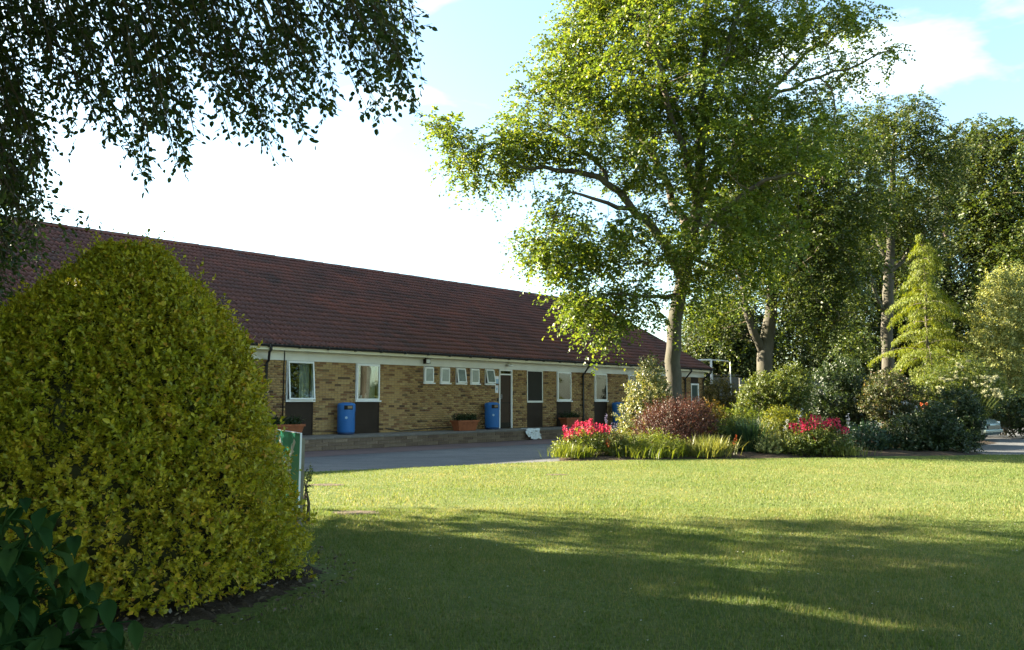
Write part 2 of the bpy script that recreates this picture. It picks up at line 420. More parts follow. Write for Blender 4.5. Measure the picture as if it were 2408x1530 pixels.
M['orange_flower'] = leaf_mat('orange_flower', [(0, (0.60,0.10,0.03)), (1, (0.70,0.22,0.06))], 0.3, 0.6, 0.2, (1.2, 0.9, 0.9))
M['lilac'] = leaf_mat('lilac_flower', [(0, (0.30,0.26,0.46)), (1, (0.46,0.42,0.58))], 0.3, 0.6, 0.2, (1, 1, 1))
M['pale_blue'] = leaf_mat('pale_blue_flower', [(0, (0.42,0.47,0.60)), (1, (0.55,0.60,0.70))], 0.3, 0.6, 0.2, (1, 1, 1))
M['white_flower'] = leaf_mat('white_flower', [(0, (0.62,0.62,0.50)), (1, (0.78,0.78,0.68))], 0.3, 0.6, 0.2, (1, 1, 1))
M['elder_flower'] = leaf_mat('cream_flower', [(0, (0.36,0.38,0.20)), (1, (0.55,0.54,0.34))], 0.3, 0.6, 0.2, (1, 1, 0.9))
M['litter'] = leaf_mat('leaf_litter', [(0, (0.05,0.035,0.02)), (0.6, (0.11,0.08,0.05)), (0.9, (0.20,0.16,0.11)), (1, (0.36,0.33,0.28))], 0.1, 0.7, 0.2, (1, 1, 1))
M['car_paint'] = plain('car_paint', (0.15, 0.19, 0.18), 0.25, 0.4, 0.05, 2, 0.6)
M['tyre'] = plain('tyre', (0.02, 0.02, 0.02), 0.85)
M['lamp_glass'] = plain('headlight_glass', (0.55, 0.58, 0.58), 0.15, 0.2, 0.05, 3, 0.6)
M['dark_glass'] = plain('car_glass', (0.05, 0.065, 0.07), 0.08, 0, 0.1, 3, 0.9)

# ================================================================== the setting: ground, road, lawn, bed
rng = np.random.default_rng(7)
random.seed(7)
def sheet(name, poly, z, mat, parent=None, skirt=0.0, kind='structure'):
    vs = [(x, y, z) for x, y in poly]; n = len(vs); fs = [tuple(range(n))]
    if skirt:
        vs += [(x, y, z - skirt) for x, y in poly]
        fs += [(i, (i + 1) % n, (i + 1) % n + n, i + n) for i in range(n)]
    mb = MB(); mb.add(vs, fs)
    o = mb.build(name, mat, parent)
    if kind: o['kind'] = kind
    return o
sheet('ground', [(-700, -700), (700, -700), (700, 900), (-700, 900)], -0.06, M['field'])
sheet('road', [(-45, -8), (60, -8), (60, 44.0), (14.5, 44.5), (14.0, 62), (-45, 62)], 0.0, M['asphalt'], skirt=0.05)
LAWN = [(-34, -1.6), (-12, 11.3), (-9, 13.1), (-4.15, 15.75), (-1.5, 17.25), (1.14, 18.7), (5, 19.7), (12, 20.85), (40, 23.4), (40, -30), (-34, -30)]
sheet('lawn', LAWN, 0.035, M['lawn'], skirt=0.04)
def in_poly(px, py, poly):
    ins = np.zeros(px.shape, bool); n = len(poly)
    for i in range(n):
        x0, y0 = poly[i]; x1, y1 = poly[(i + 1) % n]
        c = ((y0 > py) != (y1 > py)) & (px < (x1 - x0) * (py - y0) / (y1 - y0 + 1e-12) + x0)
        ins ^= c
    return ins
BED = [(1.0, 18.75), (2.4, 18.85), (4.5, 19.15), (7, 19.65), (9.5, 20.1), (11.6, 20.5), (12.6, 21.6), (12.9, 24), (16.5, 27.5), (17.5, 31), (14, 35), (11, 36), (8.5, 31.5), (5.5, 28.5), (2.8, 25.0), (1.1, 20.6)]
def mound(name, poly, z0, h, mat, n=60):
    """soil heaped a little towards the middle of its outline"""
    P = np.array(poly); c = P.mean(0)
    seg = []
    for i in range(len(P)):
        a, b = P[i], P[(i + 1) % len(P)]
        for k in range(6): seg.append(a + (b - a) * k / 6)
    seg = np.array(seg); m = len(seg); vs, fs = [], []
    rings = 8
    for r in range(rings):
        f = 1 - r / (rings - 0.0)
        for p in seg:
            q = c + (p - c) * f
            vs.append((q[0], q[1], z0 + h * math.sin(min(1, r / 3) * math.pi / 2) + (random.uniform(-.02, .03) if r else -0.05)))
    for r in range(rings - 1):
        for i in range(m):
            j = (i + 1) % m
            fs.append((r*m+i, r*m+j, (r+1)*m+j, (r+1)*m+i))
    fs.append(tuple((rings - 1) * m + i for i in range(m)))
    mb = MB(); mb.add(vs, fs, True); o = mb.build(name, mat); o['kind'] = 'structure'
    return o
mound('flower_bed', BED, 0.04, 0.10, M['soil'])
BUSH_C = (-2.95, 6.2)
ring = []
for k in range(40):
    a = 2 * math.pi * k / 40
    r = 1.50 + 0.06 * math.sin(3 * a + 1) + 0.06 * math.sin(7 * a)
    ring.append((BUSH_C[0] + r * math.cos(a) - (0.6 if math.cos(a) < -0.2 else 0), BUSH_C[1] + r * math.sin(a) * (1.06 if math.sin(a) > 0 else 1.1)))
mound('shrub_bed', ring, 0.045, 0.02, M['soil'])
RING = ring
def patch(name, cx, cy, rx, ry, z, mat, seed):
    rr = random.Random(seed); pts = []
    for k in range(28):
        a = 2 * math.pi * k / 28; f = 1 + rr.uniform(-.18, .18)
        pts.append((cx + rx * f * math.cos(a), cy + ry * f * math.sin(a)))
    return sheet(name, pts, z, mat), (cx, cy, rx, ry)
p1 = gnd(838, 1208, 0.03); p2 = gnd(765, 1142, 0.03); p3 = gnd(1308, 1118, 0.03)
BARE = []
for i, (p, rx, ry) in enumerate(((p1, 0.30, 0.20), (p2, 0.34, 0.17), (p3, 0.22, 0.12))):
    _, b = patch('bare_soil', p.x, p.y, rx, ry, 0.041, M['dry_soil'], i + 3); BARE.append(b)

# ================================================================== the long brick building
BU, BV = 0.686, 0.7276
BASE_Y = 31.3
bld = empty('brick_building', (0, BASE_Y, 0), math.atan2(BV, BU))
tag(bld, 'long low brick building with dark red tiled roof and white window frames', 'building')
def tx(x):
    """place along the facade seen at picture column x"""
    r = (x - 1204.0) / FPX * CP
    return r * BASE_Y / (BU - BV * r)
def b2w(t, d, z):
    """facade coordinates (along, inward, up) -> world"""
    return np.array([t * BU - d * BV, BASE_Y + t * BV + d * BU, z])
T0, T1, DEPTH = -27.0, tx(1655), 14.0
FL, WT = 0.38, 2.62                              # floor level, top of the brickwork
SILL = 1.42
full = []                                        # full-height openings: (t0, t1, kind)
for a, b, k in ((-14.6, -13.3, 'win'), (tx(671), tx(736.5), 'win'), (tx(834.5), tx(892), 'win'), (tx(1173), tx(1203.8), 'door'),
                (tx(1239), tx(1276), 'blank'), (tx(1308.5), tx(1342.5), 'win'), (tx(1397), tx(1427), 'win'), (tx(1477), tx(1508), 'win'),
                (tx(1625), tx(1643), 'green')):
    full.append((a, b, k))
small = [(tx(a), tx(b)) for a, b in ((995.5, 1018.2), (1033.7, 1056.1), (1070.9, 1093.1), (1105, 1125.7), (1139.5, 1160.5))]
S_LO, S_HI = 2.04, 2.60
# masonry core behind the bricks
mb = MB(); WTH = 0.28
edges = [T0] + [v for a, b, _ in full for v in (a, b)] + [T1]
for i in range(0, len(edges), 2):
    a, b = edges[i], edges[i + 1]
    ss = [s for s in small if a < s[0] < b]
    if not ss:
        mb.box(a, b, 0.0, WTH, 0, WT); continue
    mb.box(a, b, 0.0, WTH, 0, S_LO)
    e = [a] + [v for s in ss for v in s] + [b]
    for j in range(0, len(e), 2): mb.box(e[j], e[j+1], 0.0, WTH, S_LO + 0.001, WT)
for a, b, k in full:
    mb.box(a, b, 0.02, WTH, 0, FL - 0.01)
wall = mb.build('wall', M['mortar'], bld)
mb = MB()
mb.box(T0, T1, DEPTH - .28, DEPTH, 0, 2.95)
GABLE = lambda t0, t1: mb.prism([(WTH + .005, 0), (DEPTH - .29, 0), (DEPTH - .29, 2.95), (DEPTH / 2, 6.85), (WTH + .005, 2.95)], t0, t1, 'x')
GABLE(T0, T0 + .25); GABLE(T1 - .25, T1)
mb.build('back_wall', M['mortar'], bld)
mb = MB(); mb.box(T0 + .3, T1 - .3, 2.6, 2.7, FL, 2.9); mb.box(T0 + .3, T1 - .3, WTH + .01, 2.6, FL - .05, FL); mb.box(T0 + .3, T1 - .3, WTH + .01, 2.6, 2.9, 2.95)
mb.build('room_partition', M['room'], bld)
# bricks, each one proud of the mortar
bricks = []
BL, BH, CO = 0.215, 0.063, 0.0745
nco = int((WT - FL) / CO)
for c in range(nco):
    z = FL + 0.006 + c * CO
    e = [-13.3]
    iv = []
    cur = -13.3
    blocks = [(a, b) for a, b, _ in full if a > -13.3]
    if z + BH > S_LO - 0.02: blocks += [(a - 0.005, b + 0.005) for a, b in small]
    for a, b in sorted(blocks):
        iv.append((cur, a)); cur = b
    iv.append((cur, T1))
    off = 0.1125 * (c % 2)
    for a, b in iv:
        k = math.floor((a - off) / 0.225)
        while k * 0.225 + off < b:
            x0 = max(k * 0.225 + off, a + 0.004); x1 = min(k * 0.225 + off + BL, b - 0.004)
            if x1 - x0 > 0.035: bricks.append((x0, x1, z))
            k += 1
bricks = np.array(bricks)
fullb = np.abs(bricks[:, 1] - bricks[:, 0] - BL) < 1e-6
px, py = proj(np.array([b2w(b[0], 0, b[2]) for b in bricks]))
cand = np.where(fullb & (px > 735) & (px < 1000))[0]
cand = cand[np.argsort(bricks[cand, 0])]
pick = cand[:300]
single = np.zeros(len(bricks), bool); single[pick] = True
bm0 = MB(); bm0.box(0, BL, -0.009, 0.006, 0, BH); bme = bm0.mesh('brick'); bme.materials.append(M['brick'])
for i in pick:
    o = link('brick', bme, None, wall); o.location = (bricks[i, 0], random.uniform(-0.0015, 0.0015), bricks[i, 2])
R = bricks[~single]; n = len(R)
cube = np.array([(0,0,0),(1,0,0),(1,1,0),(0,1,0),(0,0,1),(1,0,1),(1,1,1),(0,1,1)], float)
cf = np.array([(0,3,2,1),(4,5,6,7),(0,1,5,4),(1,2,6,5),(2,3,7,6),(3,0,4,7)])
V = np.zeros((n, 8, 3)); jy = rng.uniform(-.0015, .0015, n)
V[:, :, 0] = R[:, 0:1] + (R[:, 1] - R[:, 0])[:, None] * cube[None, :, 0]
V[:, :, 1] = -0.009 + jy[:, None] + 0.015 * cube[None, :, 1]
V[:, :, 2] = R[:, 2:3] + BH * cube[None, :, 2]
Fc = (np.arange(n)[:, None, None] * 8 + cf[None]).reshape(-1, 4)
o = link('brick_courses', fast_mesh('brick_courses', V.reshape(-1, 3), Fc), M['brick'], wall); o['kind'] = 'stuff'

# roof ------------------------------------------------------------------
EZ, EY = 3.06, -0.46                            # eave
RZ, RY = 7.05, 7.0                              # ridge
SLOPE = math.hypot(RY - EY, RZ - EZ); PA = math.atan2(RZ - EZ, RY - EY)
cs, sn = math.cos(PA), math.sin(PA)
mb = MB()
mb.prism([(EY + .05, EZ - .06), (RY, RZ - .05), (DEPTH + .41, EZ - .06), (DEPTH + .41, EZ - .12), (RY, RZ - .16), (EY + .05, EZ - .12)], T0 - .2, T1 + .18, 'x')
roof = mb.build('roof', M['black_pvc'], bld)
GAUGE, TW = 0.362, 0.300
def tile_mesh(name):
    N = 13; prof = []
    for i in range(N):
        u = i / (N - 1); x = u * (TW + 0.004); v = (u * 2) % 1.0 if i < N - 1 else 1.0
        prof.append((x, 0.046 * math.sin(math.pi * min(1, v / 0.62)) if v < 0.62 else -0.004))
    L = GAUGE + 0.07
    vs, fs = [], []
    for s, lift in ((0, 0.046), (L, 0.0)):
        for x, h in prof: vs.append((x, s, h + lift))
    for x, h in prof: vs.append((x, 0.012, h + 0.006))
    for i in range(N - 1):
        fs.append((i, i + 1, N + i + 1, N + i)); fs.append((2*N+i, 2*N+i+1, i+1, i))
    return np.array(vs), np.array(fs)
tv, tf = tile_mesh('t')
ncol = int((T1 + .22 - (T0 - .2)) / TW); nrow = int(SLOPE / GAUGE)
spots = []
for r in range(nrow):
    s = -0.03 + r * GAUGE
    for c in range(ncol): spots.append((T0 - .2 + c * TW, s))
spots = np.array(spots)
Rm = np.array([[1, 0, 0], [0, cs, -sn], [0, sn, cs]])     # tile (x, along slope, out) -> building local
org = np.stack([spots[:, 0], EY + spots[:, 1] * cs, EZ - 0.02 + spots[:, 1] * sn], 1)
ctr = org + np.array([TW / 2, GAUGE / 2 * cs, GAUGE / 2 * sn])
wc = np.stack([ctr[:, 0] * BU - ctr[:, 1] * BV, BASE_Y + ctr[:, 0] * BV + ctr[:, 1] * BU, ctr[:, 2]], 1)
px, py = proj(wc)
edge = np.interp(py, [560, 660, 720, 790, 860], [300, 420, 500, 580, 620])
cand = np.where((px > edge + 10) & (py > 580) & (px < 1250))[0]
pick = cand[np.argsort(wc[cand, 1])][:300]
single = np.zeros(len(spots), bool); single[pick] = True
tmesh = fast_mesh('roof_tile', tv, tf, True); tmesh.materials.append(M['tile'])
for i in pick:
    o = link('roof_tile', tmesh, None, roof)
    o.location = org[i] + np.array([0, random.uniform(-.004, .004), random.uniform(-.003, .003)]); o.rotation_euler = (PA + random.uniform(-.006, .006), random.uniform(-.01, .01), random.uniform(-.006, .006))
idx = np.where(~single)[0]; n = len(idx)
jit = rng.uniform(-.004, .004, (n, 1, 3))
V = (tv @ Rm.T)[None] + org[idx][:, None, :] + jit
Fc = (np.arange(n)[:, None, None] * len(tv) + tf[None]).reshape(-1, 4)
o = link('tile_courses', fast_mesh('tile_courses', V.reshape(-1, 3), Fc, True), M['tile'], roof); o['kind'] = 'stuff'
# plain back slope tiles' stand-in is one sheet: never seen from the garden
mb = MB(); mb.add([(T0-.2, RY, RZ-.02), (T1+.2, RY, RZ-.02), (T1+.2, DEPTH+.45, EZ), (T0-.2, DEPTH+.45, EZ)], [(0,1,2,3)]); mb.build('back_slope', M['tile'], roof)
# ridge
rmb = MB(); prof = [(math.cos(a) * .135, math.sin(a) * .13) for a in np.linspace(0.1, math.pi - .1, 8)]
vs = [(0, y, z) for y, z in prof] + [(.46, y * 1.06, z * 1.06) for y, z in prof] + [(.46, y * .9, z * .9) for y, z in prof]
fs = [(i, i+1, 8+i+1, 8+i) for i in range(7)] + [(8+i, 8+i+1, 16+i+1, 16+i) for i in range(7)]
rmb.add(vs, fs, True); rme = rmb.mesh('ridge_tile'); rme.materials.append(M['tile'])
t = T0 - .2
while t < T1:
    o = link('ridge_tile', rme, None, roof); o.location = (t, RY, RZ - .035 + random.uniform(-.006, .006)); o.rotation_euler = (0, 0, random.uniform(-.008, .008)); t += 0.445
# verge at the far end
mb = MB()
mb.prism([(EY, EZ - .10), (RY, RZ - .06), (RY, RZ + .03), (EY, EZ + .02)], T1 + .19, T1 + .235, 'x'); mb.build('verge_board', M['brown_panel'], roof)
# eaves -----------------------------------------------------------------
mb = MB(); mb.box(T0, T1, -0.035, 0.0, WT, 2.905); mb.build('frieze_board', M['white'], bld)
mb = MB(); mb.box(T0, T1 + .2, EY + .04, -0.036, 2.906, 2.925); mb.build('soffit', M['cream'], bld)
mb = MB(); mb.box(T0, T1 + .2, EY + .015, EY + .038, 2.885, 3.02); mb.build('fascia', M['cream'], bld)
mb = MB(); gp = [(EY - .045 + .062 * math.cos(a), 3.035 + .062 * math.sin(a)) for a in np.linspace(math.pi, 2 * math.pi, 9)]
vs = [(T0, y, z) for y, z in gp] + [(T1 + .22, y, z) for y, z in gp]
fs = [(i, i+1, 9+i+1, 9+i) for i in range(8)]
mb.add(vs, fs, True)
mb.tube([(T0, EY - .107, 3.035), (T1 + .22, EY - .107, 3.035)], .008, 6); mb.tube([(T0, EY + .012, 3.04), (T1 + .22, EY + .012, 3.04)], .006, 6)
mb.add([(T1 + .22, y, z) for y, z in gp], [tuple(range(9))])
gut = mb.build('gutter', M['black_pvc'], bld)
t = T0 + .3
bk = MB(); bk.box(-.015, .015, EY - .112, EY + .014, 2.955, 3.03); bkm = bk.mesh('gutter_bracket'); bkm.materials.append(M['black_pvc'])
while t < T1:
    o = link('gutter_bracket', bkm, None, gut); o.location = (t, 0, 0); t += 1.0
for x in (622, 1369, 1610, 1652.5):
    t = tx(x); mb = MB()
    if x == 1652.5: t = T1 - .10
    g = t - (0.12 if x < 1650 else -.05)
    mb.tube([(g, EY - .045, 2.99), (g, EY - .045, 2.88), (g - .03, EY + .0, 2.82), (t + .03, -.12, 2.60), (t, -.065, 2.52), (t, -.065, FL + .06), (t, -.14, FL + .02)], .038, 10)
    dp = mb.build('downpipe', M['black_pvc'], bld)
    for z in (2.45, 1.5, .65):
        c = MB(); c.tube([(t, -.065, z - .02), (t, -.065, z + .02)], .045, 10); c.box(t - .07, t + .07, -.03, -.012, z - .018, z + .018); c.build('pipe_clip', M['black_pvc'], dp)
mb = MB(); t = tx(664.5); mb.tube([(t, -.03, 2.9), (t, -.045, 2.6), (t, -.03, 2.5), (t, -.03, FL)], .018, 8); mb.build('cable_conduit', M['black_pvc'], bld)
# windows and doors ------------------------------------------------------
def frame_mb(a, b, z0, z1, w, y0, y1):
    mb = MB()
    mb.box(a, a + w, y0, y1, z0, z1); mb.box(b - w, b, y0, y1, z0, z1)
    mb.box(a + w, b - w, y0, y1, z1 - w, z1); mb.box(a + w, b - w, y0, y1, z0, z0 + w)
    return mb
def window(a, b, z0, z1, tilt=0.0, frosted=False, w=0.05, sash=0.045):
    f = frame_mb(a, b, z0, z1, w, -0.02, 0.06).build('window', M['upvc'], bld, 0.004)
    s = MB(); s.box(a - .035, b + .035, -.085, -.0205, z0 - .035, z0 + .008); s.build('sill', M['upvc'], f)
    aa, bb, y0, y1 = a + w * .45, b - w * .45, z0 + w * .5, z1 - w * .5
    m = frame_mb(aa, bb, y0 - y1, 0, sash, -0.045, -0.005)
    so = m.build('sash', M['upvc'], f, 0.003); so.location = (0, -0.018, y1); so.rotation_euler = (-tilt, 0, 0)
    g = MB(); g.box(aa + sash, bb - sash, -.030, -.022, y0 - y1 + sash, -sash)
    p = g.build('pane', M['frosted'] if frosted else M['glass'], f); p.location = so.location; p.rotation_euler = so.rotation_euler
    return f
def curtain(a, b, z0, z1, par, mat, y=0.16):
    n = 40; vs, fs = [], []
    for i in range(n + 1):
        u = i / n; yy = y + .025 * math.sin(u * (b - a) * 55) + .012 * math.sin(u * (b - a) * 23)
        vs += [(a + (b - a) * u, yy, z0), (a + (b - a) * u, yy, z1)]
    for i in range(n): fs.append((2*i, 2*i+2, 2*i+3, 2*i+1))
    mb = MB(); mb.add(vs, fs, True); return mb.build('curtain', mat, par)
wi = 0
for a, b, k in full:
    if k == 'win':
        f = window(a + .012, b - .012, SILL, WT - .005, 0.10 if wi == 1 else 0.0)
        mid = a + (b - a) * (0.58 if wi in (1, 2) else .60)
        curtain(mid, b - .04, SILL + .02, WT, f, M['curtain'])
        if wi == 2:
            c = MB(); c.lathe([(0, 0), (.05, 0), (.055, .13), (.05, .13), (0.045, .02)], 14, (a + .24 * (b - a) + .05, .11)); o = c.build('mug', M['upvc'], f); o.location = (0, 0, SILL + .05)
            c = MB(); c.lathe([(0, 0), (.035, 0), (.035, .12), (.012, .17), (.012, .2), (0, .2)], 12, (a + .5 * (b - a), .11)); o = c.build('bottle', M['white'], f); o.location = (0, 0, SILL + .05)
            c = MB(); c.box(a, b, .07, .2, SILL + .03, SILL + .05); c.build('inner_sill', M['upvc'], f)
        if wi == 3:
            c = MB(); c.box(a + .06, mid + .06, .12, .15, SILL + .05, SILL + .62); c.build('yellow_blind', M['yellow_cloth'], f)
        mb = MB(); mb.box(a, b, 0.012, 0.05, FL, SILL - .037); pn = mb.build('infill_panel', M['brown_panel'], bld)
        [MB().box(q, q + .03, -.004, 0.012, FL, SILL - .037).build('panel_trim', M['brown_panel'], pn) for q in (a, b - .03)]
        wi += 1
    elif k == 'blank':
        f = frame_mb(a, b, SILL - .03, WT - .002, .035, -.02, .05); f.box(a, b, -.03, .05, SILL - .07, SILL - .031); f = f.build('panel_frame', M['white'], bld)
        mb = MB(); mb.box(a + .035, b - .035, 0.0, .03, SILL, WT - .03); mb.build('upper_panel', M['dark_panel'], f)
        mb = MB(); mb.box(a + .01, b - .01, 0.01, .04, FL, SILL - .071); mb.build('infill_panel', M['brown_panel'], bld)
    elif k == 'door':
        f = MB(); f.box(a, a + .055, -.03, .09, FL, 2.615); f.box(b - .055, b, -.03, .09, FL, 2.615); f.box(a + .055, b - .055, -.03, .09, 2.56, 2.615); f.box(a + .055, b - .055, -.025, .085, 2.40, 2.45)
        f = f.build('door_frame', M['upvc'], bld)
        d = MB(); d.box(a + .06, b - .06, .02, .065, FL + .01, 2.395); d = d.build('door', M['door_brown'], bld)
        r = MB(); r.box(a + .061, b - .061, .012, .019, FL + .02, FL + .22); r.build('kick_plate', M['dark_panel'], d)
        r = MB(); r.box(a + .061, b - .061, .013, .0195, 1.33, 1.36); r.build('door_rail', M['dark_panel'], d)
        h = MB(); h.tube([(a + .13, .02, 1.5), (a + .13, -.03, 1.5), (a + .13, -.03, 1.66), (a + .13, .02, 1.66)], .012, 8); h.build('handle', M['steel'], d)
        g = MB(); g.box(a + .056, b - .056, .03, .036, 2.452, 2.558); g.build('transom_pane', M['glass'], f)
        g = MB(); g.box(a + .06, a + .06 + .5 * (b - a), .06, .07, 2.455, 2.555); g.build('transom_blind', M['cream'], f)
    else:
        f = MB(); f.box(a, a + .05, -.03, .08, FL, 2.30); f.box(b - .09, b, -.03, .08, FL, 2.30); f.box(a + .05, b - .09, -.03, .08, 2.22, 2.30); f = f.build('door_frame', M['upvc'], bld)
        d = MB(); d.box(a + .055, b - .095, .02, .06, FL + .01, 2.215); d = d.build('door', M['door_green'], bld)
        h = MB(); h.tube([(a + .14, .02, 1.4), (a + .14, -.03, 1.4), (a + .26, -.03, 1.4)], .012, 8); h.build('handle', M['steel'], d)
        d = MB(); d.box(a, b, 0.0, .2, 2.301, WT); d.build('door_head', M['brown_panel'], bld)
for i, (a, b) in enumerate(small):
    window(a, b, S_LO, S_HI, {2: 0.16, 4: 0.2}.get(i, 0.0), True, 0.04, 0.045)
# fittings on the wall
def fit(name, mat, fn):
    mb = MB(); fn(mb); return mb.build(name, mat, bld)
t = tx(998)
sl = fit('security_light', M['brown_panel'], lambda m: (m.box(t - .12, t + .10, -.20, -.06, 2.70, 2.86), m.box(t - .03, t + .03, -.06, -.035, 2.74, 2.90)))
g = MB(); g.box(t - .10, t + .08, -.207, -.201, 2.715, 2.84); g.build('lens', M['dark_glass'], sl)
t2 = tx(1191)
lb = fit('door_lamp', M['white'], lambda m: (m.tube([(t2, -.04, 2.90), (t2, -.09, 2.86), (t2, -.16, 2.84)], .018, 8), m.lathe([(.0, 2.82), (.10, 2.81), (.13, 2.74), (.12, 2.735), (0, 2.78)], 18, (t2, -.17))))
for (x, z0, z1, mt, w) in ((1166, 2.12, 2.35, M['notice_white'], .26), (1166.5, 2.07, 2.117, M['notice_blue'], .26), (1167, 1.72, 2.0, M['notice_white'], .17)):
    tt = tx(x); n_ = fit('notice', mt, lambda m: m.box(tt - w / 2, tt + w / 2, -.03, -.012, z0, z1))
    if z0 > 2.1:
        g = MB(); g.box(tt - w / 2 + .01, tt + w / 2 - .01, -.034, -.0305, z0 + .01, z0 + .12); g.build('notice_print', M['notice_blue'], n_)
    if z0 < 1.8:
        g = MB(); g.lathe([(0, 0), (.045, 0)], 16); o = g.build('notice_print', M['notice_blue'], n_); o.rotation_euler = (math.pi / 2, 0, 0); o.location = (tt, -.0335, 1.87)
tt = tx(1169.5); fit('key_pad', M['black_pvc'], lambda m: m.box(tt - .04, tt + .03, -.05, -.012, 1.40, 1.52))
mb = MB(); mb.tube([(tx(736), -.03, FL + .12), (tx(790), -.035, FL + .09), (tx(835), -.03, FL + .12)], .012, 6); mb.tube([(tx(905), -.05, FL + .14), (tx(940), -.06, FL + .03), (tx(1000), -.03, FL + .08), (tx(1065), -.03, FL + .11)], .014, 6)
mb.build('wall_cable', M['black_pvc'], bld)

# terrace in front of the building ---------------------------------------
ter = empty('terrace', (0, BASE_Y, 0), math.atan2(BV, BU)); tag(ter, kind='structure')
TD = 1.62
mb = MB(); mb.box(T0, T1 + .6, -TD + .02, -0.012, 0.0, FL - .05); mb.build('terrace_base', M['mortar'], ter)
sl = []
slab = MB(); slab.box(0.004, .596, .004, .596, 0, .05); sme = slab.mesh('slab'); sme.materials.append(M['paving'])
ns = 0; restv, restf = [], []
t = -14.0
while t < T1 + .4:
    for j in range(3):
        y0 = -TD - .03 + j * 0.54
        v = cube * np.array([.590, .532, .05]) + np.array([t, y0, FL - .052 + random.uniform(-.003, .004)])
        if ns < 150 and -11 < t < 14:
            o = link('slab', sme, None, ter); o.location = v[0] - np.array([.004, .004, 0]); o.scale = (1, .9, 1); ns += 1
        else:
            restf += [tuple(i + len(restv) for i in f) for f in cf]; restv += [tuple(p) for p in v]
    t += 0.6
m = MB(); m.add(restv, restf); o = m.build('paving', M['paving'], ter); o['kind'] = 'stuff'
mb = MB(); mb.box(T0, -14.01, -TD - .03, -.012, FL - .05, FL); mb.build('plain_paving', M['paving'], ter)
blk = MB(); blk.box(0.004, .436, -.012, .03, .004, .096); bme2 = blk.mesh('block'); bme2.materials.append(M['terrace_brick'])
nb = 0; restv, restf = [], []
for c in range(3):
    t = -14 + .22 * (c % 2)
    while t < T1 + .5:
        x = proj(b2w(t, -TD, .2))[0]
        if 700 < x < 1330 and nb < 220:
            o = link('block', bme2, None, ter); o.location = (t, -TD + random.uniform(-.008, .008), .01 + c * .105); nb += 1
        else:
            v = cube * np.array([.432, .042, .092]) + np.array([t + .004, -TD - .012 + random.uniform(-.008, .008), .014 + c * .105])
            restf += [tuple(i + len(restv) for i in f) for f in cf]; restv += [tuple(p) for p in v]
        t += .44
m = MB(); m.add(restv, restf); o = m.build('block_courses', M['terrace_brick'], ter); o['kind'] = 'stuff'
# reddish strip of tarmac along the foot of the terrace
sv = [b2w(t, d, 0) for t, d in ((T0, -TD), (T1 + 2, -TD), (T1 + 2, -TD - 1.9), (6, -TD - 2.1), (0, -TD - 2.3), (-6, -TD - 2.0), (T0, -TD - 2.2))]
sheet('tarmac_strip', [(v[0], v[1]) for v in sv], 0.006, M['red_tarmac'])

# things standing on the terrace -----------------------------------------
BROT = math.atan2(BV, BU)
def on_terrace(x, d, rz=0.0, name='thing'):
    p = b2w(tx(x), d, FL + .001)
    return empty(name, p, BROT + rz)
def litter_bin(x, d, label):
    # tx() holds on the facade; shift along it for things standing forward of the wall
    best = min(np.linspace(tx(x) - 3, tx(x) + 3, 601), key=lambda t: abs(proj(b2w(t, -d, 1.0))[0] - x))
    r = empty('litter_bin', b2w(best, -d, FL + .001), BROT - .35)
    tag(r, label, 'litter bin', 'blue litter bins along the wall')
    mb = MB(); mb.lathe([(.262, .07), (.268, .10), (.270, .70), (.270, .72)], 32); mb.build('body', M['blue'], r)
    mb = MB(); mb.lathe([(0, 0), (.24, 0), (.258, .02), (.258, .069), (.25, .07)], 32); mb.build('base', M['blue_dark'], r)
    mb = MB(); mb.lathe([(.278, .70), (.280, .72), (.280, .90), (.268, .935), (.22, .965), (.12, .985), (0, .99)], 32); hood = mb.build('hood', M['blue'], r)
    mb = MB()
    vs, fs = [], []
    for i, a in enumerate(np.linspace(-.50, .50, 9)):
        for z in (.765, .775, .885, .895):
            rr = .284
            vs.append((rr * math.sin(a), -rr * math.cos(a), z))
    for i in range(8):
        for j in range(3): fs.append((i*4+j, (i+1)*4+j, (i+1)*4+j+1, i*4+j+1))
    mb.add(vs, fs, True); mb.build('opening', M['dark_panel'], hood)
    vs = [(.287 * math.sin(a), -.287 * math.cos(a), z) for a in np.linspace(-.12, .42, 6) for z in (.80, .88)]
    mb = MB(); mb.add(vs, [(2*i, 2*i+2, 2*i+3, 2*i+1) for i in range(5)], True); mb.build('stubber_plate', M['tan_plate'], hood)
    for sx in (-.7,):
        vs = []
        mb = MB(); vs = [(0, 0)] + [(.05 * math.cos(a) * (1 if k % 2 else .7), .05 * math.sin(a) * (1 if k % 2 else .7)) for k, a in enumerate(np.linspace(0, 2*math.pi, 13)[:-1])]
        mb.add([(.275 * math.sin(-.25 + u / .275), -.2735 * math.cos(-.25 + u / .275), .52 + v) for u, v in vs], [(0, k, k % 12 + 1) for k in range(1, 13)]); mb.build('emblem', M['notice_blue'], r)
    return r
litter_bin(814.5, .42, 'blue round litter bin between the two big windows at the left')
litter_bin(1157, .40, 'blue round litter bin beside the brown door')
litter_bin(1454, .42, 'blue round litter bin behind the pale leaved shrub')
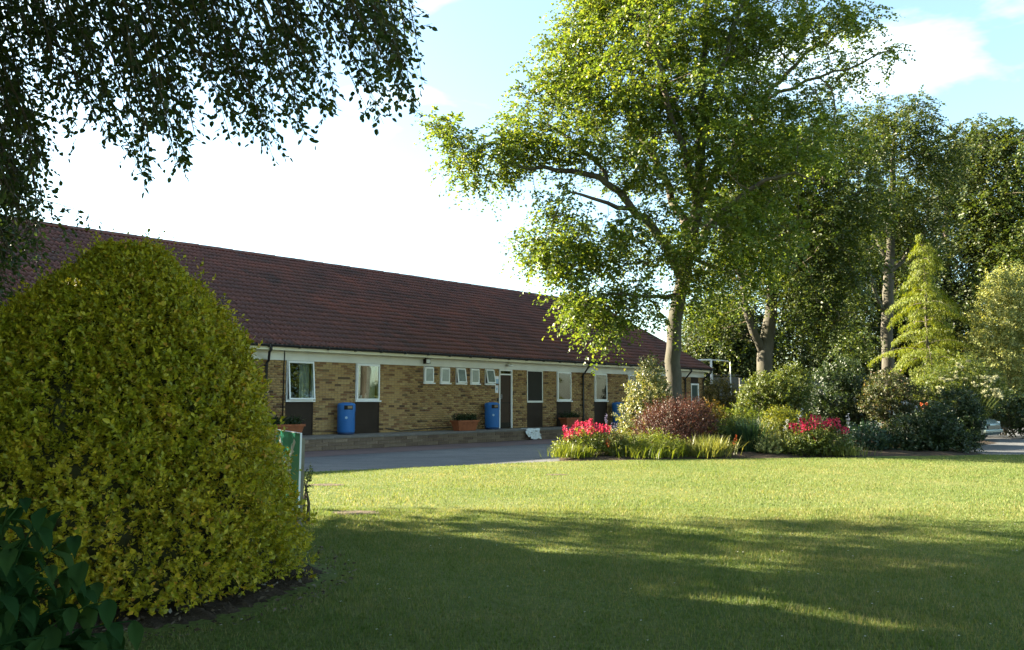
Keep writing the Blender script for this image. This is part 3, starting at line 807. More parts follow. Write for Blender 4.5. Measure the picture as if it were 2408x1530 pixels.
def planter(x, d, W, label, seed):
    best = min(np.linspace(tx(x) - 3, tx(x) + 3, 601), key=lambda t: abs(proj(b2w(t, -d, .6))[0] - x))
    r = empty('planter', b2w(best, -d, FL + .001), BROT)
    tag(r, label, 'planter', 'terracotta planters on the terrace')
    mb = MB(); D = .40; H = .36; tp = .10
    o0 = [(-W/2 + tp, -D/2 + tp*.6), (W/2 - tp, -D/2 + tp*.6), (W/2 - tp, D/2 - tp*.6), (-W/2 + tp, D/2 - tp*.6)]
    o1 = [(-W/2, -D/2), (W/2, -D/2), (W/2, D/2), (-W/2, D/2)]
    o2 = [(-W/2 + .03, -D/2 + .03), (W/2 - .03, -D/2 + .03), (W/2 - .03, D/2 - .03), (-W/2 + .03, D/2 - .03)]
    vs = [(a, b, 0) for a, b in o0] + [(a, b, H) for a, b in o1] + [(a, b, H) for a, b in o2] + [(a*.97, b*.97, H - .05) for a, b in o2]
    fs = [(3,2,1,0)]
    for k in range(3): fs += [(k*4+i, k*4+(i+1)%4, k*4+4+(i+1)%4, k*4+4+i) for i in range(4)]
    fs.append((12,13,14,15)); mb.add(vs, fs); mb.build('trough', M['terracotta'], r, 0.008)
    mb = MB(); mb.box(-W/2 - .015, W/2 + .015, -D/2 - .015, -D/2 - .001, H - .06, H + .005); mb.box(-W/2 - .015, W/2 + .015, D/2 + .001, D/2 + .015, H - .06, H + .005)
    mb.box(-W/2 - .015, -W/2 - .001, -D/2, D/2, H - .06, H + .005); mb.box(W/2 + .001, W/2 + .015, -D/2, D/2, H - .06, H + .005); mb.build('rim', M['terracotta'], r)
    mb = MB(); mb.add([(a*.97, b*.97, H - .03) for a, b in o2], [(0,1,2,3)]); mb.build('soil', M['soil'], r)
    return r, W, D, H
PLANTERS = [planter(1093, .75, 1.0, 'terracotta planter trough near the brown door', 1),
            planter(1341, .55, .95, 'terracotta planter trough under the window beyond the door', 2),
            planter(672, .75, 1.0, 'terracotta planter trough half hidden behind the golden shrub', 3)]
# crumpled white sheet hanging over the terrace edge
n = 18; vs, fs = [], []
rr = random.Random(5)
for i in range(n + 1):
    for j in range(n + 1):
        u, v = i / n, j / n
        if v < .35: y, z = -TD - .05 + (.35 - v) * .8, FL + .015
        else: y, z = -TD - .06 - (v - .35) * .12, FL + .0 - (v - .35) * .52
        vs.append((u * .74 + .10 * (v - .5) * (u - .3) + .05 * math.sin(v * 9), y - .03 * abs(math.sin(u * 9 + v * 6)) - rr.uniform(0, .02), max(.02, z + .02 * math.sin(u * 13 + v * 5) + rr.uniform(-.01, .01))))
for i in range(n):
    for j in range(n):
        if (i, j) in ((3, 4), (4, 4), (5, 4), (6, 10), (7, 10), (8, 11), (12, 7), (13, 7), (14, 8)) or (j > 14 and i < 3) or (j > 12 and i > 15): continue
        a = i * (n + 1) + j; fs.append((a, a + n + 1, a + n + 2, a + 1))
sh = MB(); sh.add(vs, fs)
so = sh.build('plastic_sheet', M['sheet']); so.rotation_euler = (0, 0, BROT)
best = min(np.linspace(-3, 5, 801), key=lambda t: abs(proj(b2w(t, -TD, .3))[0] - 1234))
so.location = b2w(best, 0, 0.0)
tag(so, 'crumpled white plastic sheet hanging over the terrace edge', 'sheet')

# ================================================================== growing things
def nrmz(a): return a / (np.linalg.norm(a, axis=-1, keepdims=True) + 1e-9)
def leaves_geo(P, ax, nr, L, W, fold=0.3, six=False):
    """one small folded blade per row; returns verts (N,k,3) and face template"""
    ax = nrmz(ax); sd = nrmz(np.cross(nr, ax)); nr = np.cross(ax, sd)
    L = np.asarray(L)[:, None]; W = np.asarray(W)[:, None]
    if not six:
        m = P + ax * L * .45 + nr * (fold * W * .5)
        V = np.stack([P, m + sd * W * .5, P + ax * L, m - sd * W * .5], 1)
        return V, np.array([(0, 2, 1), (0, 3, 2)])
    a = P + ax * L * .28 + nr * (fold * W * .42); b = P + ax * L * .68 + nr * (fold * W * .36) - nr * L * .04
    tip = P + ax * L - nr * L * .10
    V = np.stack([P, a + sd * W * .46, b + sd * W * .40, tip, b - sd * W * .40, a - sd * W * .46], 1)
    return V, np.array([(0, 1, 2, 3), (0, 3, 4, 5)][::-1])
def leaf_mesh(name, P, ax, nr, L, W, mat, parent, fold=0.3, six=False, kind='stuff'):
    V, T = leaves_geo(P, ax, nr, L, W, fold, six)
    n, k = V.shape[:2]
    F = (np.arange(n)[:, None, None] * k + T[None]).reshape(-1, T.shape[1])
    o = link(name, fast_mesh(name, V.reshape(-1, 3), F), mat, parent)
    if kind: o['kind'] = kind
    return o
def single_leaves(name, P, ax, nr, L, W, mat, parent, fold=0.3):
    """the same blade as leaf_mesh, but each leaf an object sharing one mesh"""
    V, T = leaves_geo(np.zeros((1, 3)), np.array([[0, 1., 0]]), np.array([[0, 0, 1.]]), [1.0], [1.0], fold, True)
    me = fast_mesh(name, V[0], T); me.materials.append(mat)
    ax = nrmz(ax); sd = nrmz(np.cross(nr, ax)); nn = np.cross(ax, sd)
    for i in range(len(P)):
        o = link(name, me, None, parent)
        m = Matrix(((-sd[i][0]*W[i]*-1, ax[i][0]*L[i], nn[i][0]*W[i], P[i][0]), (sd[i][1]*W[i], ax[i][1]*L[i], nn[i][1]*W[i], P[i][1]), (sd[i][2]*W[i], ax[i][2]*L[i], nn[i][2]*W[i], P[i][2]), (0, 0, 0, 1)))
        o.matrix_basis = m
def rdir(n, g): return nrmz(g.normal(size=(n, 3)))

def colonize(att, pts, par, step, infl, kill, iters, g):
    """space colonisation: grows nodes from pts/par towards the attractors"""
    pts = [np.array(p, float) for p in pts]; par = list(par)
    N = np.array(pts)
    d = np.linalg.norm(att[:, None] - N[None], axis=2); near = d.argmin(1); nd = d.min(1)
    alive = nd > kill
    for it in range(iters):
        use = alive & (nd < infl)
        if not use.any():
            if not alive.any(): break
            infl *= 1.3
            if infl > 40: break
            continue
        ids = near[use]; v = nrmz(att[use] - N[ids])
        acc = np.zeros((len(N), 3)); np.add.at(acc, ids, v)
        src = np.unique(ids)
        dirn = nrmz(nrmz(acc[src]) + g.normal(size=(len(src), 3)) * .12)
        new = N[src] + dirn * step
        base = len(N); N = np.vstack([N, new]); par += list(src)
        dn = np.linalg.norm(att[:, None] - new[None], axis=2)
        j = dn.argmin(1); m = dn[np.arange(len(att)), j]
        up = m < nd; near[up] = base + j[up]; nd[up] = m[up]
        alive &= nd > kill
        if len(N) > 14000: break
    return N, np.array(par)
def tree_radii(N, par, r0, expo):
    n = len(N); acc = np.zeros(n); kids = np.bincount(par[par >= 0], minlength=n)
    acc[kids == 0] = r0 ** expo
    for i in range(n - 1, -1, -1):
        if acc[i] == 0: acc[i] = r0 ** expo
        if par[i] >= 0: acc[par[i]] += acc[i]
    return acc ** (1 / expo), kids
def tree_chains(N, par, r):
    n = len(N); ch = [[] for _ in range(n)]
    for i in range(n):
        if par[i] >= 0: ch[par[i]].append(i)
    out = []; stack = [(0, None)]
    while stack:
        s, pr = stack.pop(); c = ([pr] if pr is not None else []) + [s]; cur = s
        while ch[cur]:
            k = max(ch[cur], key=lambda q: r[q])
            for o in ch[cur]:
                if o != k: stack.append((o, cur))
            c.append(k); cur = k
        out.append(c)
    return out
def make_tree(name, label, base, guides, trunk_r, att, leafm, barkm, g, step=.45, kill=.6, expo=2.3, r0=.010, twigs=5, per=14,
              tl=(.45, .95), leafL=.085, leafW=.055, droop=.5, group=None, limb_min=.055, infl=6, core=0, limb_mat=None):
    base = np.array(base, float)
    root = empty(name, base); tag(root, label, 'tree', group)
    pts, par, preset = [], [], {}
    for gi, (poly, parent_i, rad_) in enumerate(guides):
        prev = None if gi == 0 else None
        P = np.array(poly, float)
        if gi == 0: pts.append(P[0]); par.append(-1); preset[0] = rad_[0]; cur = 0
        else: cur = int(np.argmin(np.linalg.norm(np.array(pts) - P[0], axis=1)))
        seglen = np.linalg.norm(np.diff(P, axis=0), axis=1); tot = seglen.sum(); s0 = 0
        n = max(2, int(tot / step)); cum = np.concatenate([[0], np.cumsum(seglen)])
        for k in range(1, n + 1):
            s = tot * k / n
            p = np.array([np.interp(s, cum, P[:, c]) for c in range(3)])
            p = p + g.normal(size=3) * (.02 + .03 * (gi > 0)) * (k < n)
            pts.append(p); par.append(cur); cur = len(pts) - 1
            preset[cur] = np.interp(s / tot, np.linspace(0, 1, len(rad_)), rad_)
    N, par = colonize(att, pts, par, step, infl, kill, 160, g)
    # relax the growth a little
    r, kids = tree_radii(N, par, r0, expo)
    for i, v in preset.items(): r[i] = max(v, min(r[i], v * 1.25))
    for i in range(1, len(N)): r[i] = min(r[i], r[par[i]] * .98)
    ch = tree_chains(N, par, r)
    loc = N - base
    tw = MB(); thin_v, thin_f = [], []
    for c in ch:
        if len(c) < 2: continue
        rs = [r[i] for i in c]; P = [loc[i] for i in c]
        if c[0] != 0 or True:
            if c is not ch[0]: rs[0] = rs[1]
        if c is ch[0]:
            # root flare
            m = MB(); m.tube([P[0] - np.array([0, 0, .15])] + P, [rs[0] * 1.25] + rs, 14); m.build('trunk', barkm, root)
        elif rs[0] > limb_min:
            m = MB(); m.tube(P, rs, 9); m.build('limb', limb_mat or barkm, root)
        else:
            tw.tube(P, rs, 4, caps=False)
    if tw.v:
        o = tw.build('twigs', M['twig'], root); o['kind'] = 'stuff'
    # sprays of leaves on the tips and thin shoots
    # every growth point carries a spray on a thin twig of its own
    j = np.concatenate([np.linalg.norm(a_[:, None] - N[None], axis=2).argmin(1) for a_ in np.array_split(att, 8)])
    T = att - base; D = nrmz(att - N[j] + (N[j] - N[np.maximum(par[j], 0)]) * .5); tip = np.arange(len(att))
    tv_ = np.stack([loc[j] + [[.012, 0, 0]], loc[j] - [[.012, 0, 0]], T], 1)
    th = link('shoots', fast_mesh('shoots', tv_.reshape(-1, 3), np.arange(3 * len(T)).reshape(-1, 3)), M['twig'], root); th['kind'] = 'stuff'
    n = len(tip) * twigs
    P0 = np.repeat(T, twigs, 0) + g.normal(size=(n, 3)) * .10
    h = g.normal(size=(n, 3)); h[:, 2] *= .35
    d = nrmz(np.repeat(D, twigs, 0) * .55 + nrmz(h) * 1.0)
    L = g.uniform(tl[0], tl[1], n); dr = droop * g.uniform(.5, 1.4, n)
    s = (np.arange(per)[None] + g.uniform(0, 1, (n, per))) / per
    Q = P0[:, None] + d[:, None] * (L[:, None] * s)[..., None]
    Q[..., 2] -= (L * dr)[:, None] * s ** 2
    tg = d[:, None] * np.ones_like(s)[..., None]; tg = tg.copy(); tg[..., 2] -= 2 * dr[:, None] * s
    tg = nrmz(tg)
    up = np.array([0, 0, 1.0]); side = nrmz(np.cross(tg, up)); alt = np.where(np.arange(per) % 2 == 0, 1., -1.)[None, :, None]
    ax = tg * .6 + side * alt * .8 + g.normal(size=tg.shape) * .35
    nr = np.cross(side, tg) + g.normal(size=tg.shape) * .55
    Q = Q + g.normal(size=Q.shape) * .02
    m = n * per
    sz = g.uniform(.65, 1.2, m)
    leaf_mesh('crown', Q.reshape(-1, 3), ax.reshape(-1, 3), nr.reshape(-1, 3), leafL * sz, leafW * sz, leafm, root)
    return root, N, par, r
def lobes_att(lobes, dens, g, shell=.45):
    """attractors inside ellipsoid lobes (x, y, Y, rx, ry, rY) given by picture place, distance and radii in px / m"""
    out = []
    for (x, y, Y, rx, ry, rY) in lobes:
        c = np.array(at(x, y, Y)); R = np.array([rx / FPX * Y, rY, ry / FPX * Y])
        n = max(6, int(dens * 4.19 * R.prod()))
        q = rdir(n, g) * (g.random((n, 1)) ** shell)
        out.append(c + q * R)
    a = np.vstack(out); return a[a[:, 2] > .8]

# ---- the big beech in the bed ------------------------------------------
g = np.random.default_rng(11)
Y1 = 25.0
A = lambda x, y, dy=0.0, Y=Y1: np.array(at(x, y, Y + dy))
base1 = np.array([A(1587, 1000)[0], Y1, 0.1])
guides = [
    ([base1, A(1587, 930), A(1582, 850), A(1584, 770), A(1600, 690), A(1622, 590), A(1640, 470), A(1650, 330), A(1652, 180), A(1660, 20), A(1672, -150)], 0, [.32, .245, .23, .215, .20, .165, .15, .12, .09, .06, .03]),
    ([A(1605, 660), A(1560, 570, -.4), A(1500, 500, -.7), A(1440, 440, -.9), A(1370, 405, -1.1), A(1280, 400, -1.2), A(1180, 378, -1.2)], 0, [.17, .15, .13, .105, .085, .06, .03]),
    ([A(1500, 500, -.7), A(1440, 480, -1.6), A(1330, 450, -2.2)], 0, [.09, .06, .03]),
    ([A(1440, 440, -.9), A(1400, 370, -.6), A(1330, 310, -.3), A(1240, 270, 0)], 0, [.07, .055, .04, .02]),
    ([A(1626, 570), A(1570, 430, .8), A(1500, 310, 1.2), A(1440, 190, 1.2), A(1400, 80, 1.0)], 0, [.15, .12, .10, .07, .04]),
    ([A(1638, 480), A(1610, 350, -1.3), A(1560, 220, -2.0), A(1530, 80, -2.2), A(1520, -60, -2)], 0, [.13, .11, .08, .06, .03]),
    ([A(1612, 620), A(1680, 520, -1.2), A(1760, 445, -2.0), A(1860, 400, -2.4), A(1900, 420, -2.6)], 0, [.13, .11, .085, .06, .03]),
    ([A(1640, 470), A(1720, 350, .6), A(1800, 230, .9), A(1880, 140, 1.0), A(1990, 60, 1.0)], 0, [.14, .12, .09, .06, .03]),
    ([A(1800, 230, .9), A(1900, 190, .4), A(2010, 150, .2), A(2090, 120, 0)], 0, [.06, .05, .035, .02]),
    ([A(1650, 330), A(1690, 180, -.8), A(1740, 20, -1.2), A(1790, -100, -1.2)], 0, [.11, .09, .06, .03]),
    ([A(1600, 690), A(1540, 700, -1.2), A(1450, 690, -2.0), A(1370, 700, -2.4)], 0, [.07, .055, .04, .02]),
    ([A(1618, 600), A(1700, 640, 1.5), A(1790, 650, 2.5)], 0, [.08, .06, .03]),
]
L1 = [(1040, 300, 24.0, 30, 18, .6), (1080, 335, 24.0, 60, 45, 1.2), (1100, 390, 23.9, 55, 35, 1.2), (1160, 375, 23.9, 90, 60, 1.5), (1240, 320, 24.2, 100, 70, 1.8), (1300, 230, 24.8, 95, 65, 1.8), (1355, 130, 25.5, 95, 75, 2.0), (1410, 40, 25.5, 110, 80, 2.2),
      (1500, -30, 25, 150, 100, 2.8), (1600, -170, 25, 200, 110, 3.0), (1720, -150, 25, 180, 110, 2.8), (1660, -300, 25, 160, 90, 2.4),
      (1520, 120, 24, 140, 100, 3.2), (1660, 90, 24.6, 150, 110, 2.8), (1790, 60, 24.6, 120, 100, 2.4), (1900, 60, 25.5, 110, 80, 2.2), (2000, 60, 26, 70, 60, 1.4), (2060, 130, 25.2, 60, 40, 1.0), (1960, 175, 25.5, 80, 45, 1.6),
      (1440, 250, 24.5, 130, 80, 2.8), (1580, 260, 23.8, 140, 90, 3.4), (1730, 240, 24.6, 140, 90, 2.7), (1860, 250, 25, 100, 75, 2.0), (1930, 330, 25.5, 70, 60, 1.8),
      (1360, 355, 24.2, 110, 50, 2.2), (1500, 390, 24.0, 110, 70, 2.8), (1660, 390, 24, 140, 90, 2.8), (1820, 390, 24, 120, 80, 2.8),
      (1320, 495, 23.4, 72, 55, 1.8), (1262, 580, 23.2, 58, 46, 1.5), (1320, 605, 23.0, 75, 65, 1.6), (1340, 590, 23.5, 90, 70, 1.9), (1440, 560, 23.6, 80, 80, 2.0), (1350, 680, 23.2, 52, 52, 1.5), (1365, 725, 23.0, 38, 26, 1.2), (1400, 720, 23.2, 75, 60, 1.8), (1440, 765, 23.0, 50, 28, 1.2), (1490, 700, 23.3, 75, 65, 1.6),
      (1560, 560, 23.5, 90, 90, 2.6), (1680, 560, 24, 110, 100, 3.0), (1540, 720, 23.5, 55, 45, 1.1), (1650, 690, 24.5, 70, 60, 1.9), (1790, 540, 24.5, 110, 90, 2.6), (1760, 640, 25, 80, 50, 1.6)]
att = np.vstack([lobes_att(L1, 4.0, g), lobes_att([l for l in L1 if l[0] < 1500 and l[1] > 450], 1.8, g), lobes_att([l for l in L1 if l[0] < 1420 and l[1] < 450], 3.0, g)])
make_tree('beech_tree', 'tall spreading beech with bright leaves and thick grey trunk behind the red shrub', base1, guides, .3, att, M['beech'], M['bark_grey'], g,
          step=.42, kill=.55, twigs=5, per=17, leafL=.110, leafW=.078, droop=.5, tl=(.4, .9), limb_mat=M['bark_dark'])

# ---- second beech, forked trunk ----------------------------------------
g = np.random.default_rng(12)
Y2 = 31.0
B = lambda x, y, dy=0.0: np.array(at(x, y, Y2 + dy))
base2 = np.array([B(1800, 1000)[0], Y2, 0.05])
guides = [
    ([base2, B(1799, 900), B(1797, 840), B(1808, 770), B(1818, 690), B(1830, 560), B(1838, 420), B(1845, 300)], 0, [.40, .31, .29, .21, .18, .15, .11, .06]),
    ([B(1797, 842), B(1775, 790, -.2), B(1752, 735, -.3), B(1742, 680, -.4), B(1735, 580, -.6), B(1715, 470, -.8)], 0, [.17, .155, .135, .12, .10, .05]),
    ([B(1818, 690), B(1870, 600, -.8), B(1930, 520, -1.4)], 0, [.12, .09, .04]),
]
L2 = [(1720, 480, 31, 120, 90, 2.6), (1850, 420, 31, 130, 110, 3.0), (1960, 480, 31, 110, 110, 2.6), (1880, 560, 30, 120, 90, 2.6), (1740, 620, 31.5, 100, 80, 2.4), (1680, 740, 32.5, 70, 60, 1.8),
      (1850, 680, 29.8, 90, 60, 1.8), (1960, 620, 30.5, 90, 80, 2.2), (1960, 730, 30, 70, 55, 1.6), (1900, 760, 31.5, 80, 50, 1.8), (1700, 790, 33, 55, 40, 1.2), (1960, 330, 32, 80, 80, 2.0), (1780, 330, 32, 120, 80, 2.2)]
att = lobes_att(L2, 5.0, g)
make_tree('beech_tree', 'beech with pale forked trunk to the right of the tallest tree', base2, guides, .3, att, M['beech2'], M['bark_grey'], g,
          step=.5, kill=.7, twigs=5, per=13, leafL=.115, leafW=.08, droop=.6, limb_min=.07)

# ---- third, and the trees behind ---------------------------------------
g = np.random.default_rng(13)
Y3 = 39.0
C3 = lambda x, y, dy=0.0: np.array(at(x, y, Y3 + dy))
base3 = np.array([C3(2092, 1000)[0], Y3, 0.0])
guides = [
    ([base3, C3(2088, 880), C3(2086, 760), C3(2090, 650), C3(2095, 520), C3(2100, 400), C3(2105, 300)], 0, [.36, .29, .27, .24, .19, .13, .06]),
    ([C3(2086, 740), C3(2050, 670, -.5), C3(2020, 610, -.8)], 0, [.11, .08, .04]),
    ([C3(2090, 650), C3(2140, 590, .5), C3(2180, 520, .8)], 0, [.12, .09, .04]),
    ([C3(2090, 620), C3(2040, 520, .5), C3(2020, 420, .8)], 0, [.12, .09, .04]),
]
L3 = [(2100, 300, 35, 90, 80, 2.6), (2030, 370, 34, 80, 80, 2.4), (2170, 380, 35, 80, 90, 2.4), (2040, 480, 33.5, 80, 80, 2.2), (2150, 500, 34.5, 80, 80, 2.4), (2000, 590, 34, 70, 70, 1.8), (2060, 560, 36, 60, 70, 1.6), (2170, 600, 35.5, 55, 60, 1.6), (1990, 700, 34.5, 55, 70, 1.6), (2020, 800, 34, 45, 60, 1.4), (2130, 700, 37, 40, 60, 1.2)]
att = lobes_att([(x, y, Y + 4, a, b, c) for x, y, Y, a, b, c in L3], 4.0, g)
make_tree('beech_tree', 'tall straight trunked tree standing left of the golden conifer', base3, guides, .3, att, M['beech2'], M['bark_grey'], g,
          step=.55, kill=.8, twigs=5, per=14, leafL=.13, leafW=.09, droop=.7, limb_min=.07)
FAR = [('broadleaf_tree', 'dark tree with drooping crown behind the golden conifer', 2250, 47, 300, 120, 21, 0.0),
       ('broadleaf_tree', 'sunlit tree at the far right edge above the olive shrub', 2395, 45, 290, 110, 22, 0.0),
       ('broadleaf_tree', 'tree behind the forked beech filling the gap above the fence', 1940, 50, 470, 130, 23, 0.0),
       ('broadleaf_tree', 'low leafy tree behind the end of the roof beside the beech trunk', 1690, 52, 690, 110, 24, 0.0),
       ('broadleaf_tree', 'dark tree between the straight trunk and the golden conifer', 2130, 52, 460, 110, 25, 0.0)]
for nm, lb, x, Y, top, hw, seed, _ in FAR:
    g = np.random.default_rng(seed)
    b = np.array([at(x, 1000, Y).x, Y, -.05])
    zt = at(x, top, Y).z; sc = Y / FPX
    tr = [b, b + [0.1, 0, zt * .3], b + [-.1, 0.1, zt * .55], b + [.2, 0, zt * .85]]
    lob = []
    for k in range(9):
        u = k / 8.0; yy = top + 45 + (880 - top) * u
        lob.append((x + g.uniform(-.45, .45) * hw * 1.1, yy, Y + g.uniform(-1.5, 1.5), hw * (0.55 + .35 * math.sin(math.pi * min(1, u * 1.1))), 70, 2.4))
        lob.append((x + g.uniform(-.7, .7) * hw, yy, Y + g.uniform(-1.5, 1.5), hw * .5, 60, 2.0))
    att = lobes_att(lob, 2.4, g)
    make_tree(nm, lb, b, [(tr, 0, [.32, .26, .2, .07])], .3, att, M['far_leaf'] if seed != 22 else M['beech2'], M['bark_grey'] if seed in (22, 25) else M['bark_dark'], g,
              step=.7, kill=1.0, twigs=4, per=12, tl=(.7, 1.3), leafL=.19, leafW=.13, droop=.9, group='trees behind the bed', limb_min=.09)

# ---- the weeping tree overhanging from the left -------------------------
g = np.random.default_rng(31)
wt = np.array([-9.6, 4.6, 0.0])
root = empty('weeping_tree', wt); tag(root, 'dark leafy tree whose hanging boughs fill the upper left corner', 'tree')
tr = MB(); tr.tube([(0, 0, -.1), (0, 0, 0), (.05, .05, 1.5), (.0, .1, 3.5), (.2, .1, 6), (.1, .2, 9), (.2, .1, 11.5)], [.55, .45, .38, .34, .27, .18, .06], 14); tr.build('trunk', M['bark_dark'], root)
nn = 9000
q = rdir(nn, g) * (g.random((nn, 1)) ** .40); C0 = q * np.array([6.6, 6.2, 5.6]) + np.array([0.3, 0.2, 7.2])
# out-of-frame skirts added on the far and sunward side to block low sun
nk = 2200; a = g.uniform(math.pi * .35, math.pi * 1.5, nk)
C1 = np.stack([np.cos(a) * g.uniform(4.5, 6.3, nk), np.sin(a) * g.uniform(4.2, 5.9, nk), g.uniform(.6, 4.5, nk)], 1)
# unseen crown mass added above and behind the camera to block sky light
nb_ = 12000; q = rdir(nb_, g) * (g.random((nb_, 1)) ** .40); C2 = q * np.array([11.5, 9.5, 2.4]) + np.array([9.6, -5.6, 9.4])
n3 = 2600; q = rdir(n3, g) * (g.random((n3, 1)) ** .40); C3_ = q * np.array([3.6, 3.8, 3.0]) + np.array([-2.6, 6.6, 7.6])  # unseen cluster added to cast the shadow across the right-hand lawn
n4 = 160; q = rdir(n4, g); C4_ = q * np.array([.9, .8, .7]) + np.array([2.0, 6.1, 3.0])  # small unseen cluster added to shade the sign
C0 = np.vstack([C0, C1, C2, C3_, C4_]); nn = len(C0)
W0 = C0 + wt; sx, sy = proj(W0 + [[0, 0, -.25]])
inview = (W0[:, 1] > .4) & (sx > -330) & (sx < 2700) & (sy > -340) & (sy < 1700)
inview &= ~((W0[:, 1] > 9.5) & (sx < -130))
# keep sight lines free below the hanging fringe
keep = ~inview & (np.linalg.norm(W0, axis=1) > 5.0)
far_edge = W0[:, 1] + .36 * (W0[:, 0] + 2.29) < np.interp(W0[:, 2], [0, 4.3, 5.4, 9], [9.15, 9.15, 11.4, 11.7])
far_edge[-n4:] = True
# gaps that let long flecks of sun through to the lawn
hole = np.zeros(nn, bool); sd_ = np.array(SUN_DIR)
for fx, fy, fr_ in ((1690, 1452, .5), (1760, 1470, .55), (2130, 1492, .6), (2230, 1512, .55), (2035, 1413, .5), (1357, 1426, .5), (2354, 1279, .6), (1955, 1262, .55), (1820, 1258, .5), (2080, 1268, .5), (2366, 1411, .5), (1552, 1299, .45), (1480, 1440, .4), (1150, 1262, .4), (1900, 1340, .4), (2250, 1330, .45)):
    gp_ = np.array(gnd(fx, fy, 0.04)); v_ = W0 - gp_
    pr = v_ @ sd_; dist = np.linalg.norm(v_ - pr[:, None] * sd_, axis=1); hole |= (pr > 0) & (dist < fr_ * .85)
far_edge &= ~((W0[:, 1] + .36 * (W0[:, 0] + 2.29) > 8.2) & (np.sin(W0[:, 2] * 2.1 + W0[:, 0]) + np.sin(W0[:, 1] * 3.1 + W0[:, 2]) > 1.45))
C0 = C0[keep & far_edge & ~hole]; nn = len(C0)
per = 9; d = rdir(nn, g); d[:, 2] = -abs(d[:, 2]) * .8 - .3; d = nrmz(d)
s = (np.arange(per)[None] + g.random((nn, per))) / per
Q = C0[:, None] + d[:, None] * (s * .9)[..., None] + g.normal(size=(nn, per, 3)) * .14
ax = d[:, None] + g.normal(size=Q.shape) * .7; nr = g.normal(size=Q.shape) + [0, 0, .8]
sz = g.uniform(.8, 1.25, nn * per)
leaf_mesh('crown', Q.reshape(-1, 3), ax.reshape(-1, 3), nr.reshape(-1, 3), .185 * sz, .13 * sz, M['near_leaf'], root)  # out of view; includes the clusters added to block light
bo = MB()
for k in range(16):
    a = g.uniform(0, 2 * math.pi); L = g.uniform(3.5, 5.5); z0 = g.uniform(3, 8)
    bo.tube([(0, 0, z0), (math.cos(a) * L * .4, math.sin(a) * L * .4, z0 + 1.2), (math.cos(a) * L, math.sin(a) * L, z0 + 1.0)], [.13, .09, .03], 7)
o = bo.build('boughs', M['bark_dark'], root); o['kind'] = 'stuff'
# boughs and hanging strands in view
EX = [-60, 0, 60, 120, 190, 250, 300, 340, 385, 430, 470, 520, 560, 600, 645, 690, 730, 765, 790, 830, 860, 900, 940, 970, 1000]
EYb = [520, 470, 450, 440, 345, 350, 390, 430, 330, 405, 330, 260, 270, 330, 372, 330, 300, 270, 150, 110, 200, 292, 270, 255, 80]
env = lambda x: float(np.interp(x, EX, EYb))
strands = []
def strand(x0, y0, x1, y1, Y, dens=1.0): strands.append((x0, y0, x1, y1, Y, dens))
for k in range(135):
    x1 = -60 + 830 * g.random() ** 1.45 if k < 120 else g.uniform(850, 965)
    y1 = min(env(x1) * .72, 300 - .12 * x1) * g.uniform(.2, 1.0); ln = g.uniform(170, 330)
    strand(x1 - g.uniform(20, 200) * ln / 300, y1 - ln, x1, y1, g.uniform(6.4, 9.2), 1.0)
for fx, fy, nf in ((20, 480, 10), (75, 450, 8), (118, 445, 9), (175, 350, 5), (255, 345, 7), (338, 432, 10), (385, 330, 6), (430, 408, 11), (470, 330, 5), (545, 318, 8), (600, 300, 6), (642, 376, 10), (705, 326, 9), (762, 272, 8), (900, 292, 9), (962, 264, 9), (930, 170, 6)):
    for k in range(nf):
        x1 = fx + g.normal() * 13; y1 = fy * (1 - abs(g.normal()) * .16); ln = g.uniform(220, 400)
        strand(x1 - g.uniform(50, 200) * ln / 300, y1 - ln, x1, y1, g.uniform(6.4, 8.6), 1.0)
for x1, y1, Y in ((430, 405, 6.6), (642, 374, 7.0), (340, 430, 7.4), (902, 292, 7.2), (968, 262, 7.4), (718, 322, 6.8), (115, 445, 7.0), (540, 320, 7.0), (280, 345, 7.6), (770, 275, 7), (395, 300, 6.5), (600, 300, 7.4), (940, 170, 7.2), (880, 200, 7.4)):
    strand(x1 - 150, y1 - 360, x1, y1, Y, 1.25)
for x0, y0, x1, y1, Y in ((780, -60, 985, 66, 7.2), (800, -30, 965, 150, 7.3), (690, -60, 860, 60, 7.4), (600, -40, 790, 110, 7.2)):
    strand(x0, y0, x1, y1, Y, 1.3)
